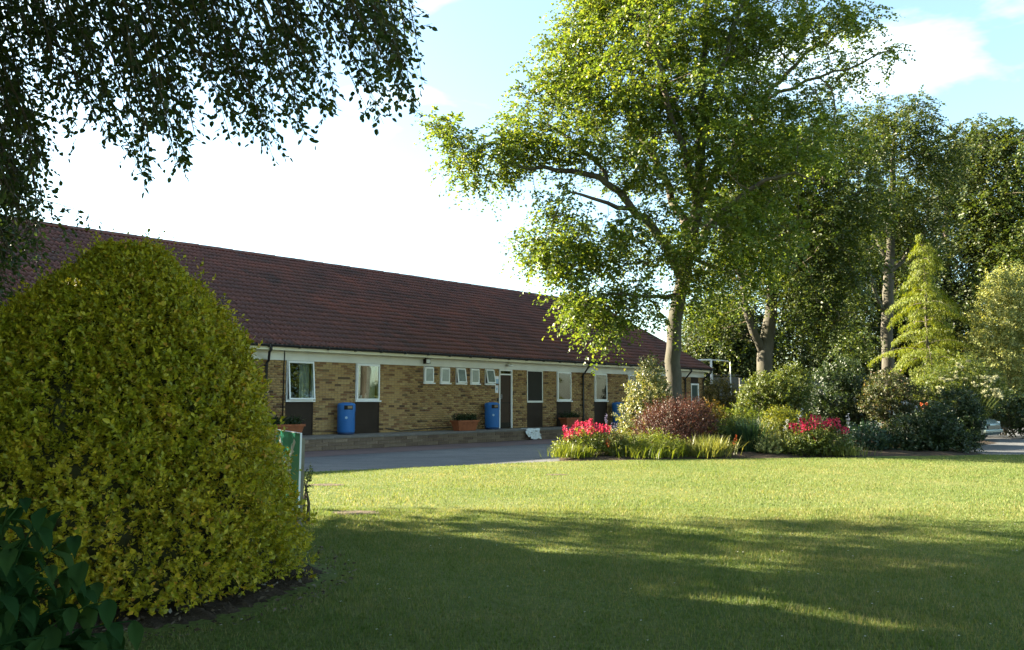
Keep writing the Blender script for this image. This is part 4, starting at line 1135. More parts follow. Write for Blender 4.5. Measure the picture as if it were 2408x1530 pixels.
# low branches at the left edge, in front of the roof
for k in range(95):
    x1 = g.uniform(-70, 105); y1 = g.uniform(500, 820) - max(0, x1) * 1.9; strand(x1 - g.uniform(20, 90), y1 - g.uniform(120, 260), x1, y1, g.uniform(8.4, 9.6), 1.0)
for x0, y0, x1, y1, Y in ((-60, 455, 245, 520, 8.0), (-60, 500, 200, 545, 8.2), (-40, 470, 140, 500, 8.1), (-60, 530, 130, 600, 8.6)):
    strand(x0, y0, x1, y1, Y, 1.0)
PL, PA_, PN, tw = [], [], [], MB()
for (x0, y0, x1, y1, Y, dens) in strands:
    a = np.array(at(x0, y0, Y)); b = np.array(at(x1, y1, Y + g.uniform(-.3, .3))); L = np.linalg.norm(b - a)
    if L < .2: continue
    mid = (a + b) / 2 + np.array([g.uniform(-.08, .08), g.uniform(-.15, .15), g.uniform(.02, .12) * L])
    u = np.linspace(0, 1, 9)[:, None]; cu = (1-u)**2 * a + 2*u*(1-u) * mid + u*u * b
    tw.tube([c - wt for c in cu], list(np.linspace(.010, .002, 9)), 4, caps=False)
    ns_ = max(3, int(L / .115 * dens))
    for k in range(ns_):
        t = (k + g.random()) / ns_; p = (1-t)**2 * a + 2*t*(1-t) * mid + t*t * b
        tan = nrmz(2*(1-t) * (mid - a) + 2*t * (b - mid))
        sd = nrmz(np.cross(tan, g.normal(size=3)))
        ln = g.uniform(.08, .27) * (1.15 - .5 * t); dd = nrmz(tan * .5 + sd * 1.0 + np.array([.15, 0, -.2]))
        e = p + dd * ln
        tw.tube([p - wt, e - wt], [.0035, .0015], 3, caps=False)
        nl = max(3, int(ln / .030))
        for j in range(nl):
            f = (j + .7) / nl; q = p + dd * ln * f - np.array([0, 0, .25 * ln * f * f])
            sg = 1 if j % 2 else -1
            PL.append(q); s2 = nrmz(np.cross(dd, np.array([0, 0, 1.])) + g.normal(size=3) * .35)
            PA_.append(dd * .8 + s2 * sg * .7 + g.normal(size=3) * .25 + np.array([0, 0, -.25])); PN.append(np.array([0, 0, 1.]) * .8 + g.normal(size=3) * .8)
o = tw.build('hanging_shoots', M['twig'], root); o['kind'] = 'stuff'
PL, PA_, PN = map(np.array, (PL, PA_, PN)); n = len(PL)
sz = g.uniform(.7, 1.2, n); LL, WW = .061 * sz, .040 * sz
sx, sy = proj(PL); vis = np.where((sx > 10) & (sx < 1000) & (sy > 20) & (sy > np.interp(sx, EX, EYb) - 130))[0]
pick = vis[np.argsort(PL[vis, 1])][:300]; one = np.zeros(n, bool); one[pick] = True
loc = PL - wt
leaf_mesh('hanging_foliage', loc[~one], PA_[~one], PN[~one], LL[~one], WW[~one], M['near_leaf'], root, .25, True)
single_leaves('leaf', loc[pick], PA_[pick], PN[pick], LL[pick], WW[pick], M['near_leaf'], root, .25)

# ---- golden dome shrub in front -----------------------------------------
g = np.random.default_rng(41)
bc = np.array([BUSH_C[0], BUSH_C[1], 0.06])
bush = empty('golden_shrub', bc); tag(bush, 'big dome shaped shrub with dense small golden green leaves', 'shrub')
PZ = np.array([0, .12, .4, .75, 1.05, 1.35, 1.7, 1.9, 2.15, 2.35, 2.52, 2.62]); PR = np.array([1.34, 1.37, 1.32, 1.22, 1.12, 1.05, .94, .83, .59, .35, .17, .05])
def dome_pts(n, lo, hi):
    z = g.random(n) ** .85 * 2.5; a = g.uniform(0, 2 * math.pi, n)
    R = np.interp(z, PZ, PR)
    bump_ = 1 + .035 * np.sin(3 * a + 2.1 * z) + .035 * np.sin(7 * a - 4 * z + 1) + .03 * np.sin(13 * a + 9 * z) + .025 * np.sin(23 * a - 17 * z)
    ex = 1.0 + .10 * (np.cos(a) < 0)
    r = R * bump_ * ex * g.uniform(lo, hi, n)
    dR = (np.interp(z + .05, PZ, PR) - np.interp(z - .05, PZ, PR)) / .1
    nrm = nrmz(np.stack([np.cos(a), np.sin(a), -dR], 1))
    return np.stack([r * np.cos(a), r * np.sin(a), z], 1), nrm, R
P, nm, R_ = dome_pts(27000, .78, .975)
P = P[R_ > .02]; nm = nm[R_ > .02]; n = len(P)
P = P - nm * .03
d = nrmz(nm * .75 + np.array([0, 0, .45]) + g.normal(size=(n, 3)) * .42)
ln = g.uniform(.03, .10, n); ln[g.random(n) < .06] *= g.uniform(1.5, 2.6)
per = 9
k = np.arange(per); ang = k * 2.4
u = nrmz(np.cross(d, g.normal(size=(n, 3)))); w = np.cross(d, u)
f = (k[None] + .6) / per
Q = P[:, None] + d[:, None] * (ln[:, None] * f)[..., None]
ph = ang[None] + g.uniform(0, 6.28, (n, 1)) + g.normal(size=(n, per)) * .3
rd = u[:, None] * np.cos(ph)[..., None] + w[:, None] * np.sin(ph)[..., None]
ax = d[:, None] * (.30 + .75 * f)[..., None] + rd * .85
nr = d[:, None] - rd * .3 + g.normal(size=Q.shape) * .25
m = n * per; sz = g.uniform(.55, 1.25, m) * np.repeat(g.uniform(.6, 1.25, n), per)
Qf, axf, nrf = Q.reshape(-1, 3), ax.reshape(-1, 3), nr.reshape(-1, 3); LL, WW = .037 * sz, .021 * sz
Wd = Qf + bc; sx, sy = proj(Wd); cd = np.linalg.norm(Wd - [0, 0, CAM_H], axis=1)
tocam = nrmz(np.array([0, 0, CAM_H]) - Wd)
outer = np.repeat((np.linalg.norm(P[:, :2], axis=1) / np.maximum(.05, np.interp(P[:, 2], PZ, PR))) > .94, per)
vis = np.where((sx > 130) & (sx < 720) & (sy > 620) & (sy < 1450) & outer & ((np.repeat(nm, per, 0) * tocam).sum(1) > .55))[0]
pick = g.permutation(vis[np.argsort(cd[vis])][:1500])[:300]; one = np.zeros(m, bool); one[pick] = True
leaf_mesh('foliage', Qf[~one], axf[~one], nrf[~one], LL[~one], WW[~one], M['gold'], bush, .35)
single_leaves('leaf', Qf[pick], axf[pick], nrf[pick], LL[pick], WW[pick], M['gold'], bush, .35)
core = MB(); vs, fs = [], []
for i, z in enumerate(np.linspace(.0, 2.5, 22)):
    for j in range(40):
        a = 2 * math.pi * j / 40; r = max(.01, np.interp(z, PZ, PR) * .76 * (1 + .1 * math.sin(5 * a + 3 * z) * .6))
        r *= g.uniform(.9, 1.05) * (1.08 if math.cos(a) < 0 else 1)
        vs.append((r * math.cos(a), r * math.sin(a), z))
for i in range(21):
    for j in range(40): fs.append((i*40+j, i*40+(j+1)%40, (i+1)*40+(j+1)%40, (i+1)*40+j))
core.add(vs, fs); o = core.build('light_blocking_core', M['gold_core'], bush); o['kind'] = 'stuff'  # solid dark dome added inside the leaves to block light
# litter on the soil
nl = 2600; a = g.uniform(0, 6.28, nl); r = g.uniform(.9, 1.75, nl)
LP = np.stack([BUSH_C[0] + r * np.cos(a), BUSH_C[1] + r * np.sin(a) * 1.08, np.full(nl, .075)], 1)
nn = g.normal(size=(nl, 3)) * .5 + [0, 0, 1]; ax = g.normal(size=(nl, 3)) * [1, 1, .25]
o = leaf_mesh('leaf_litter', LP, ax, nn, g.uniform(.015, .05, nl), g.uniform(.01, .025, nl), M['litter'], None)
tag(o, 'dry leaf litter on the dark soil round the golden shrub', 'leaf litter', None, 'stuff')

# ---- broad dark leaves at the lower left --------------------------------
g = np.random.default_rng(43)
pb = np.array([-2.35, 3.35, 0.05])
pl = empty('broad_leaved_plant', pb); tag(pl, 'plant with big drooping dark green leaves in the lower left corner', 'plant')
PP, AX, NR, LN = [], [], [], []
sm = MB()
for (x1, y1, Y) in ((60, 1170, 3.7), (150, 1200, 3.8), (30, 1290, 3.5), (120, 1330, 3.5), (200, 1320, 3.7), (60, 1420, 3.4), (170, 1430, 3.5), (260, 1410, 3.6), (320, 1460, 3.7), (110, 1500, 3.3), (240, 1510, 3.5), (0, 1230, 3.6), (0, 1380, 3.3), (90, 1250, 3.9), (30, 1340, 3.8), (230, 1370, 3.9), (150, 1380, 3.7), (20, 1470, 3.5), (290, 1490, 3.9), (190, 1480, 3.8), (60, 1300, 3.9), (110, 1190, 3.6), (20, 1190, 3.8), (180, 1260, 3.8), (60, 1380, 3.6), (130, 1440, 3.6), (30, 1520, 3.3), (90, 1460, 3.5), (210, 1540, 3.4), (300, 1530, 3.6), (150, 1530, 3.3)):
    e = np.array(at(x1, y1, Y)); s0 = pb + np.array([g.uniform(-.2, .25), g.uniform(-.2, .25), 0])
    mid = (e + s0) / 2 + np.array([-.05, 0, .22])
    u = np.linspace(0, 1, 8)[:, None]; cu = (1-u)**2 * s0 + 2*u*(1-u) * mid + u*u * e
    sm.tube([c - pb for c in cu], list(np.linspace(.008, .003, 8)), 6)
    for k in range(8):
        t = .4 + .6 * (k + .8) / 8; p = (1-t)**2 * s0 + 2*t*(1-t) * mid + t*t * e
        a = k * 2.4 + g.uniform(0, 1); PP.append(p - pb)
        AX.append([math.cos(a) * .8 + .25, math.sin(a) * .8 - .1, -.55 + g.uniform(-.25, .35)]); NR.append([math.cos(a) * .4, math.sin(a) * .4, 1]); LN.append(g.uniform(.12, .19))
o = sm.build('stems', M['big_leaf'], pl); o['kind'] = 'stuff'
PP, AX, NR, LN = map(np.array, (PP, AX, NR, LN))
vs, fs = [], []; prof = [(0, .02), (.12, .2), (.3, .42), (.5, .48), (.7, .38), (.87, .18), (1, .01)]
for t, w_ in prof:
    zc = .10 * math.sin(t * 2.2) - .42 * t * t
    vs += [(-w_, t * (1 - .12 * t), zc + .32 * w_ + .03 * math.sin(t * 17)), (0, t * (1 - .12 * t), zc), (w_, t * (1 - .12 * t), zc + .32 * w_ + .03 * math.sin(t * 15 + 1))]
for i in range(6): fs += [(3*i, 3*i+1, 3*i+4, 3*i+3), (3*i+1, 3*i+2, 3*i+5, 3*i+4)]
lm = MB(); lm.add(vs, fs, True); lme = lm.mesh('leaf'); lme.materials.append(M['big_leaf'])
ax = nrmz(AX); sd = nrmz(np.cross(ax, NR)); nn = np.cross(sd, ax)
for i in range(len(PP)):
    o = link('leaf', lme, None, pl); W_ = LN[i] * g.uniform(.38, .52)
    o.matrix_basis = Matrix([[sd[i][c] * W_, ax[i][c] * LN[i], nn[i][c] * LN[i] * .8, PP[i][c]] for c in range(3)] + [[0, 0, 0, 1]])

# ---- generic shrubs -----------------------------------------------------
def shrub(name, label, cat, x, ybase, Y, lobes, mat, shoots, per=9, leafL=.06, leafW=.035, ln=(.10, .25), up=.5, seed=1, group=None, spread=.85, parent_stem=True, zbase=0.1):
    """lobes: (x, y, rx, ry) in picture units at distance Y, rY follows rx"""
    g = np.random.default_rng(seed)
    b = np.array([at(x, ybase, Y).x, Y, zbase]); root = empty(name, b); tag(root, label, cat, group)
    vol = np.array([rx * ry for _, _, rx, ry in lobes], float); vol /= vol.sum()
    PP, NN = [], []; stem = MB()
    for (lx, ly, rx, ry), v in zip(lobes, vol):
        c = np.array(at(lx, ly, Y + g.uniform(-.15, .15))); R = np.array([rx / FPX * Y, rx / FPX * Y * .9, ry / FPX * Y])
        n = max(8, int(shoots * v)); q = rdir(n, g)
        rad_ = g.uniform(.45, 1.0, (n, 1)) ** .6 * (1 + .12 * np.sin(q[:, :1] * 6 + lx) * np.sin(q[:, 2:] * 5 + ly))
        PP.append(c + q * R * rad_); NN.append(nrmz(q / R))
        stem.tube([(g.uniform(-.1, .1), g.uniform(-.1, .1), -.05), (c - b) * .5 + g.normal(size=3) * .05, c - b], [.025, .018, .006], 5)
    P = np.vstack(PP) - b; nm = np.vstack(NN); k = P[:, 2] > -.02; P, nm = P[k], nm[k]; n = len(P)
    d = nrmz(nm * .7 + np.array([0, 0, up]) + g.normal(size=(n, 3)) * .4); L = g.uniform(ln[0], ln[1], n)
    kk = np.arange(per); f = (kk[None] + .6) / per
    u = nrmz(np.cross(d, g.normal(size=(n, 3)))); w = np.cross(d, u); ph = kk[None] * 2.4 + g.uniform(0, 6.28, (n, 1))
    rd = u[:, None] * np.cos(ph)[..., None] + w[:, None] * np.sin(ph)[..., None]
    Q = P[:, None] + d[:, None] * (L[:, None] * f)[..., None]
    ax = d[:, None] * .55 + rd * spread + g.normal(size=Q.shape) * .15; nr = d[:, None] - rd * .2 + g.normal(size=Q.shape) * .35
    m = n * per; sz = g.uniform(.65, 1.2, m)
    leaf_mesh('foliage', Q.reshape(-1, 3), ax.reshape(-1, 3), nr.reshape(-1, 3), leafL * sz, leafW * sz, mat, root)
    if parent_stem: o = stem.build('stems', M['twig'], root); o['kind'] = 'stuff'
    return root
def straps(name, label, x, y, Y, wpx, hpx, mat, n, seed, width=.022, lean=.5, cat='plant', group=None):
    """clump of arching strap leaves"""
    g = np.random.default_rng(seed)
    b = np.array(at(x, y, Y)); b[2] = .08; root = empty(name, b); tag(root, label, cat, group)
    W, H = wpx / FPX * Y, hpx / FPX * Y
    bx = np.stack([g.normal(size=n) * W * .24, g.normal(size=n) * W * .18, np.zeros(n)], 1)
    a = g.uniform(0, 6.28, n); out = np.stack([np.cos(a), np.sin(a), np.zeros(n)], 1) * g.uniform(.1, 1, (n, 1)) * lean
    out += bx / W * .8
    h = H * g.uniform(.6, 1.1, n); sd = nrmz(np.cross(np.array([0, 0, 1.]), out + 1e-6)); V = []
    for i, t in enumerate((0, .4, .75, 1.0)):
        c = bx + out * (h * (t ** 1.7))[:, None]; c[:, 2] = h * (t - .28 * t ** 3 * np.linalg.norm(out, axis=1) * 1.4)
        wd = width * (1 - .92 * t ** 2) * g.uniform(.8, 1.2, n)
        V += [c - sd * wd[:, None] * .5, c + sd * wd[:, None] * .5]
    V = np.stack(V, 1); T = np.array([(0, 1, 3, 2), (2, 3, 5, 4), (4, 5, 7, 6)])
    F = (np.arange(n)[:, None, None] * 8 + T[None]).reshape(-1, 4)
    o = link('blades', fast_mesh('blades', V.reshape(-1, 3), F), mat, root); o['kind'] = 'stuff'
    return root
def head_mesh(name, mat, r, h, seed):
    """a loose head of small florets"""
    g = np.random.default_rng(seed); n = 24
    z = np.sort(g.random(n)); a = g.uniform(0, 6.283, n); q = r * np.sin(np.pi * np.clip(z * .85 + .15, 0, 1)) ** .6 * g.uniform(.35, 1.1, n)
    P = np.stack([q * .45 * np.cos(a), q * .45 * np.sin(a), z * h], 1); ax = np.stack([np.cos(a), np.sin(a), g.uniform(0, 1, n)], 1) + g.normal(size=(n, 3)) * .4
    V, T = leaves_geo(P, ax, g.normal(size=(n, 3)) + [0, 0, .5], g.uniform(.7, 1.2, n) * r * .95, g.uniform(.7, 1.2, n) * r * .7, .2)
    me = fast_mesh(name, V.reshape(-1, 3), (np.arange(n)[:, None, None] * 4 + T[None]).reshape(-1, 3)); me.materials.append(mat); return me
HEADS = {}
def flowers(parent, spots, mat, r, h, seed, name='flower_head'):
    """spots: (x, y, Y) picture places of single flower heads, each on its own stalk"""
    key = (mat.name, r, h)
    if key not in HEADS: HEADS[key] = head_mesh(name, mat, r, h, seed)
    b = np.array(parent.location); rr = random.Random(seed); st = MB()
    for x, y, Y in spots:
        p = np.array(at(x, y, Y)) - b
        o = link(name, HEADS[key], None, parent); o.location = p; s = rr.uniform(.75, 1.2); o.scale = (s, s, s * rr.uniform(.85, 1.15)); o.rotation_euler = (rr.uniform(-.25, .25), rr.uniform(-.25, .25), rr.uniform(0, 6))
        st.tube([(p[0] * .75, p[1] * .75, max(0, p[2] - .35)), tuple(p)], [.006, .004], 3, caps=False)
    o = st.build('stalks', M['mid'], parent); o['kind'] = 'stuff'

# flower bed, front row from the left
S = shrub
v1 = S('valerian_plant', 'bushy green plant topped with crimson flowers at the left end of the bed', 'plant', 1375, 1080, 20.0, [(1350, 1064, 45, 26), (1400, 1058, 45, 28), (1332, 1072, 26, 18), (1375, 1046, 38, 22), (1425, 1062, 30, 26)], M['strap'], 900, 8, .075, .026, (.12, .28), .9, 51)
gg = np.random.default_rng(5)
sp = [(x, y + gg.uniform(-3, 3), 20.0 + gg.uniform(-.3, .4)) for x, y in ((1330, 1018), (1334, 1030), (1331, 1040), (1343, 1024), (1350, 1016), (1355, 1026), (1360, 1012), (1367, 1020), (1372, 1010), (1378, 1016), (1381, 1003), (1387, 1000), (1390, 1012), (1394, 1018), (1400, 1008), (1404, 1016), (1412, 1018), (1416, 1022), (1421, 1016), (1427, 1014), (1431, 1022), (1365, 1032), (1345, 1036), (1385, 1027))]
flowers(v1, sp, M['red_flower'], .072, .16, 5)
v2 = S('campion_plant', 'leafy plant with scattered orange red flowers beside the crimson ones', 'plant', 1440, 1080, 19.8, [(1440, 1060, 25, 28), (1455, 1045, 22, 30), (1430, 1072, 22, 16)], M['pale_strap'], 380, 8, .06, .03, (.10, .24), .8, 52)
flowers(v2, [(1452, 1030, 19.8), (1450, 1040, 19.7), (1456, 1022, 19.9), (1444, 1030, 19.9), (1428, 1046, 19.7), (1432, 1052, 19.6), (1461, 1036, 19.8)], M['orange_flower'], .045, .09, 6)
straps('strap_leaved_clump', 'bright green strap leaved clump in front of the purple shrub', 1530, 1087, 19.6, 150, 40, M['strap'], 600, 53, .014, 1.1)
straps('strap_leaved_clump', 'narrow grassy clump at the front corner of the bed below crimson flowers', 1345, 1087, 19.5, 90, 36, M['strap'], 700, 54, .013, .9)
S('feathery_plant', 'bushy bright green feathery plant in front of the purple shrub', 'plant', 1530, 1080, 19.9, [(1490, 1062, 36, 24), (1540, 1058, 42, 28), (1580, 1066, 30, 22), (1465, 1070, 22, 16)], M['strap'], 900, 9, .08, .02, (.12, .30), 1.2, 153)
lu = straps('lupin_plant', 'lupin with lilac flower spikes beside the pale leaved shrub', 1440, 1040, 21.0, 50, 30, M['mid'], 160, 55, .03, .6)
flowers(lu, [(1425, 1006, 21), (1436, 1010, 21), (1444, 1008, 21.1), (1449, 1014, 21), (1424, 994, 21.1), (1458, 1010, 21)], M['lilac'], .032, .22, 7, 'flower_spike')
S('variegated_shrub', 'upright shrub with pale variegated leaves left of the beech trunk', 'shrub', 1510, 1050, 22.5, [(1530, 880, 26, 32), (1520, 925, 42, 45), (1505, 985, 48, 50), (1545, 940, 30, 45), (1485, 1030, 32, 28), (1525, 1030, 40, 30)], M['laurel'], 1050, 9, .085, .045, (.12, .26), .6, 56)
S('barberry_shrub', 'rounded purple red shrub in the middle of the bed', 'shrub', 1590, 1068, 21.3, [(1590, 1004, 80, 44), (1540, 1014, 44, 40), (1640, 1006, 46, 42), (1580, 974, 58, 24), (1622, 972, 44, 20), (1600, 1040, 70, 28)], M['barberry'], 2300, 10, .042, .026, (.12, .38), .6, 57)
fl = S('geranium_plant', 'low leafy plant with one pink flower under the purple shrub', 'plant', 1610, 1080, 20.0, [(1600, 1068, 26, 16), (1625, 1072, 20, 12)], M['mid'], 150, 8, .06, .04, (.08, .18), .6, 58)
flowers(fl, [(1590, 1060, 19.8), (1574, 1058, 20.0)], M['red_flower'], .055, .10, 8)
S('amber_shrub', 'small shrub with amber yellow leaves right of the purple shrub', 'shrub', 1675, 1040, 22.4, [(1670, 975, 32, 24), (1690, 1000, 28, 26), (1655, 1005, 25, 28)], M['amber'], 520, 9, .05, .032, (.10, .24), .6, 59)
S('low_green_shrub', 'mid green bushy plant between purple shrub and dark blade clump', 'plant', 1705, 1060, 21.2, [(1700, 1030, 38, 30), (1730, 1015, 30, 28), (1690, 1050, 30, 22)], M['mid'], 560, 9, .06, .036, (.10, .25), .6, 60)
kn = straps('poker_plant', 'pale grassy clump with an orange flower spike at the lawn edge', 1668, 1088, 19.8, 95, 54, M['pale_strap'], 700, 61, .015, .95)
flowers(kn, [(1725, 1052, 20.2), (1729, 1046, 20.3)], M['orange_flower'], .045, .22, 9, 'flower_spike')
straps('iris_clump', 'dark blue green clump of upright blades in the middle of the bed', 1768, 1072, 20.8, 75, 88, M['blue_green'], 520, 62, .024, .35)
S('lush_ground_plant', 'bright fresh green low plants behind the iris clump', 'plant', 1760, 1010, 24.0, [(1740, 990, 45, 16), (1800, 995, 40, 18), (1700, 985, 25, 12)], M['strap'], 520, 8, .08, .035, (.12, .28), .8, 63)
S('lime_shrub', 'yellow green shrub glowing below the leafy light green bush', 'shrub', 1860, 1050, 22.6, [(1850, 1005, 45, 32), (1885, 1020, 32, 28), (1815, 1020, 28, 26), (1830, 985, 30, 20)], M['lime'], 900, 9, .055, .036, (.10, .26), .6, 64)
S('leafy_shrub', 'tall light green bush in front of the forked beech trunk', 'shrub', 1830, 1040, 25.5, [(1815, 930, 62, 40), (1770, 960, 34, 40), (1860, 915, 42, 42), (1850, 960, 55, 40), (1790, 915, 30, 24), (1868, 885, 24, 18)], M['mid'], 1500, 9, .085, .05, (.14, .36), .5, 65)
S('dark_shrub', 'large dark green bush right of the forked beech trunk', 'shrub', 1975, 1050, 27.0, [(1960, 930, 70, 60), (2010, 950, 65, 60), (1930, 980, 50, 45), (2040, 990, 50, 40), (1985, 880, 45, 30)], M['dark'], 1700, 9, .095, .055, (.15, .36), .4, 66)
v3 = S('valerian_plant', 'green plant with a dense head of crimson flowers right of the lime shrub', 'plant', 1920, 1080, 20.4, [(1900, 1055, 45, 26), (1950, 1050, 40, 28), (1870, 1060, 28, 24), (1925, 1035, 40, 22)], M['mid'], 820, 9, .07, .034, (.12, .28), .8, 67)
sp = [(x, y + gg.uniform(-3, 3), 20.4 + gg.uniform(-.35, .35)) for x, y in ((1862, 1014), (1872, 1018), (1876, 1026), (1885, 1008), (1888, 1020), (1893, 1002), (1898, 1014), (1903, 1004), (1906, 1022), (1911, 996), (1914, 1010), (1918, 1018), (1922, 1000), (1925, 990), (1928, 1012), (1934, 1006), (1938, 1020), (1942, 1012), (1947, 1000), (1951, 1010), (1956, 1004), (1960, 996), (1963, 1014), (1968, 1002), (1974, 1010), (1985, 1024), (1990, 1022), (1915, 1030), (1931, 1030), (1921, 1042), (1945, 1026))]
flowers(v3, sp, M['red_flower'], .072, .17, 10)
wf = straps('white_flower_plant', 'slim plant with white flower heads beside the crimson flowers', 1855, 1075, 20.8, 30, 40, M['mid'], 90, 68, .025, .5)
flowers(wf, [(1852, 1000, 20.8), (1846, 1014, 20.7), (1859, 1010, 20.9)], M['white_flower'], .05, .13, 11)
de = straps('delphinium_plant', 'plant with pale blue flower spires behind the crimson flowers', 1905, 1050, 22.0, 60, 40, M['mid'], 120, 69, .03, .5)
flowers(de, [(1879, 996, 22), (1886, 1004, 22), (1994, 1000, 22), (1999, 1006, 22), (1996, 990, 22.1), (1881, 984, 22)], M['pale_blue'], .032, .24, 12, 'flower_spike')
S('low_green_shrub', 'dense low plant at the lawn edge left of the crimson flowers', 'plant', 1825, 1080, 20.5, [(1810, 1060, 32, 24), (1840, 1055, 28, 28), (1800, 1045, 20, 20)], M['olive'], 520, 9, .05, .034, (.10, .24), .6, 70)
straps('edge_grass_clump', 'yellow green grass tufts along the lawn edge below the crimson flowers', 1985, 1085, 20.3, 110, 26, M['pale_strap'], 420, 71, .018, .6)
S('dark_low_shrub', 'dark green mound right of the crimson flowers', 'shrub', 2035, 1075, 21.6, [(2035, 1040, 42, 38), (2065, 1050, 28, 30), (2010, 1050, 28, 28)], M['blue_green'], 720, 9, .065, .04, (.12, .28), .5, 72)
S('dark_leafy_shrub', 'broad dark bush with pale leaf edges at the right end of the bed', 'shrub', 2150, 1075, 21.8, [(2140, 1028, 48, 42), (2190, 1018, 50, 46), (2110, 1048, 30, 28), (2160, 1058, 66, 24), (2230, 1040, 44, 36), (2205, 985, 30, 26)], M['dark'], 2000, 9, .07, .042, (.12, .30), .5, 73)
S('dark_holly_shrub', 'tall dark bush beside the parked car at the right', 'shrub', 2275, 1065, 22.4, [(2262, 1010, 38, 50), (2282, 1042, 24, 28), (2255, 960, 38, 40), (2284, 980, 22, 34)], M['dark'], 1200, 9, .07, .045, (.12, .28), .4, 74)
S('pinkish_shrub', 'shrub with pinkish brown leaves below the straight grey trunk', 'shrub', 2095, 1040, 25.5, [(2090, 920, 48, 42), (2130, 945, 42, 36), (2060, 950, 34, 36), (2110, 985, 45, 26)], M['pinkish'], 900, 9, .08, .05, (.12, .3), .5, 75)
el = S('elder_shrub', 'elder bush with flat cream flower heads under the golden conifer', 'shrub', 2260, 1040, 26.0, [(2270, 890, 55, 45), (2220, 900, 40, 36), (2310, 920, 48, 46), (2260, 950, 62, 44), (2190, 940, 40, 40)], M['mid'], 1500, 9, .08, .048, (.14, .32), .4, 76)
gg = np.random.default_rng(9)
sp = [(gg.uniform(2205, 2355), 0, 0) for _ in range(38)]
sp = [(x, 845 + abs(x - 2265) * .55 + gg.uniform(0, 62), 24.3 + gg.uniform(-.4, .3)) for x, _, _ in sp]
flowers(el, sp, M['elder_flower'], .075, .035, 13, 'flower_cluster')
rf = straps('red_hot_plant', 'plant with small red flower spikes above the dark bush', 2185, 1030, 23.2, 50, 60, M['dark'], 120, 77, .03, .4)
flowers(rf, [(2172, 966, 22.9), (2180, 958, 22.9), (2176, 972, 22.8), (2188, 968, 22.9), (2168, 960, 23)], M['orange_flower'], .045, .14, 14)
S('olive_shrub', 'large rounded olive green shrub at the right edge', 'shrub', 2360, 1030, 32.5, [(2350, 760, 62, 70), (2400, 740, 60, 80), (2330, 840, 60, 60), (2400, 860, 70, 80), (2345, 690, 34, 52), (2400, 690, 50, 60), (2430, 820, 60, 90), (2360, 930, 70, 60), (2300, 900, 36, 50), (2420, 960, 60, 40)], M['olive'], 4600, 9, .10, .052, (.2, .5), .6, 78)
S('hedge_shrub', 'dark hedge growth behind the parked car', 'shrub', 2380, 1010, 31, [(2370, 970, 60, 40), (2430, 980, 60, 40), (2300, 960, 50, 40)], M['dark'], 900, 9, .11, .07, (.16, .36), .4, 79)
S('amber_dome_shrub', 'rounded amber topped shrub beside the end of the building', 'shrub', 1695, 1010, 37.0, [(1690, 940, 38, 36), (1675, 975, 32, 30), (1715, 970, 30, 32), (1690, 915, 26, 20)], M['amber_dark'], 900, 9, .085, .05, (.16, .36), .6, 80, zbase=0.0)
S('ivy_shrub', 'small upright leafy shrub right of the amber dome shrub', 'shrub', 1750, 1010, 30.5, [(1752, 950, 14, 24), (1758, 985, 16, 22), (1745, 975, 12, 18)], M['mid'], 160, 9, .09, .05, (.1, .22), .5, 81)
for i, (x, w, h, Y) in enumerate(((1760, 70, 34, 56), (1880, 80, 46, 58), (2000, 90, 60, 54), (2120, 90, 60, 56), (2240, 90, 70, 58), (2370, 90, 70, 56))):
    S('hedge_shrub', ['dark hedge growth above the fence left of the forked trunk', 'dark hedge growth behind the forked trunk', 'dark hedge growth behind the large dark bush',
      'dark hedge growth behind the pinkish shrub', 'dark hedge growth behind the elder bush', 'dark hedge growth behind the olive shrub'][i], 'shrub', x, 1000, Y,
      [(x, 900 - h * .2, w, h), (x - 40, 870 - h * .4, w * .6, h * .8), (x + 45, 860 - h * .4, w * .6, h * .8), (x, 950, w, 45)], M['far_leaf'], 900, 9, .21, .14, (.3, .7), .4, 90 + i, 'dark hedge behind the bed', zbase=-.05)
for i, (r, W, D, H) in enumerate(PLANTERS):
    g = np.random.default_rng(100 + i); n = 200
    P = np.stack([g.uniform(-W/2 + .04, W/2 - .04, n), g.uniform(-D/2 + .04, D/2 - .04, n), np.full(n, H - .03)], 1)
    per = 9; f = (np.arange(per)[None] + .5) / per; d = nrmz(np.array([0, 0, 1.]) + g.normal(size=(n, 3)) * .35); L = g.uniform(.10, .30, n)
    Q = P[:, None] + d[:, None] * (L[:, None] * f)[..., None]; ax = g.normal(size=Q.shape) + [0, 0, .3]; nr = g.normal(size=Q.shape) + [0, 0, 1]
    leaf_mesh('foliage', Q.reshape(-1, 3), ax.reshape(-1, 3), nr.reshape(-1, 3), np.full(n * per, .055), np.full(n * per, .035), M['dark'], r)

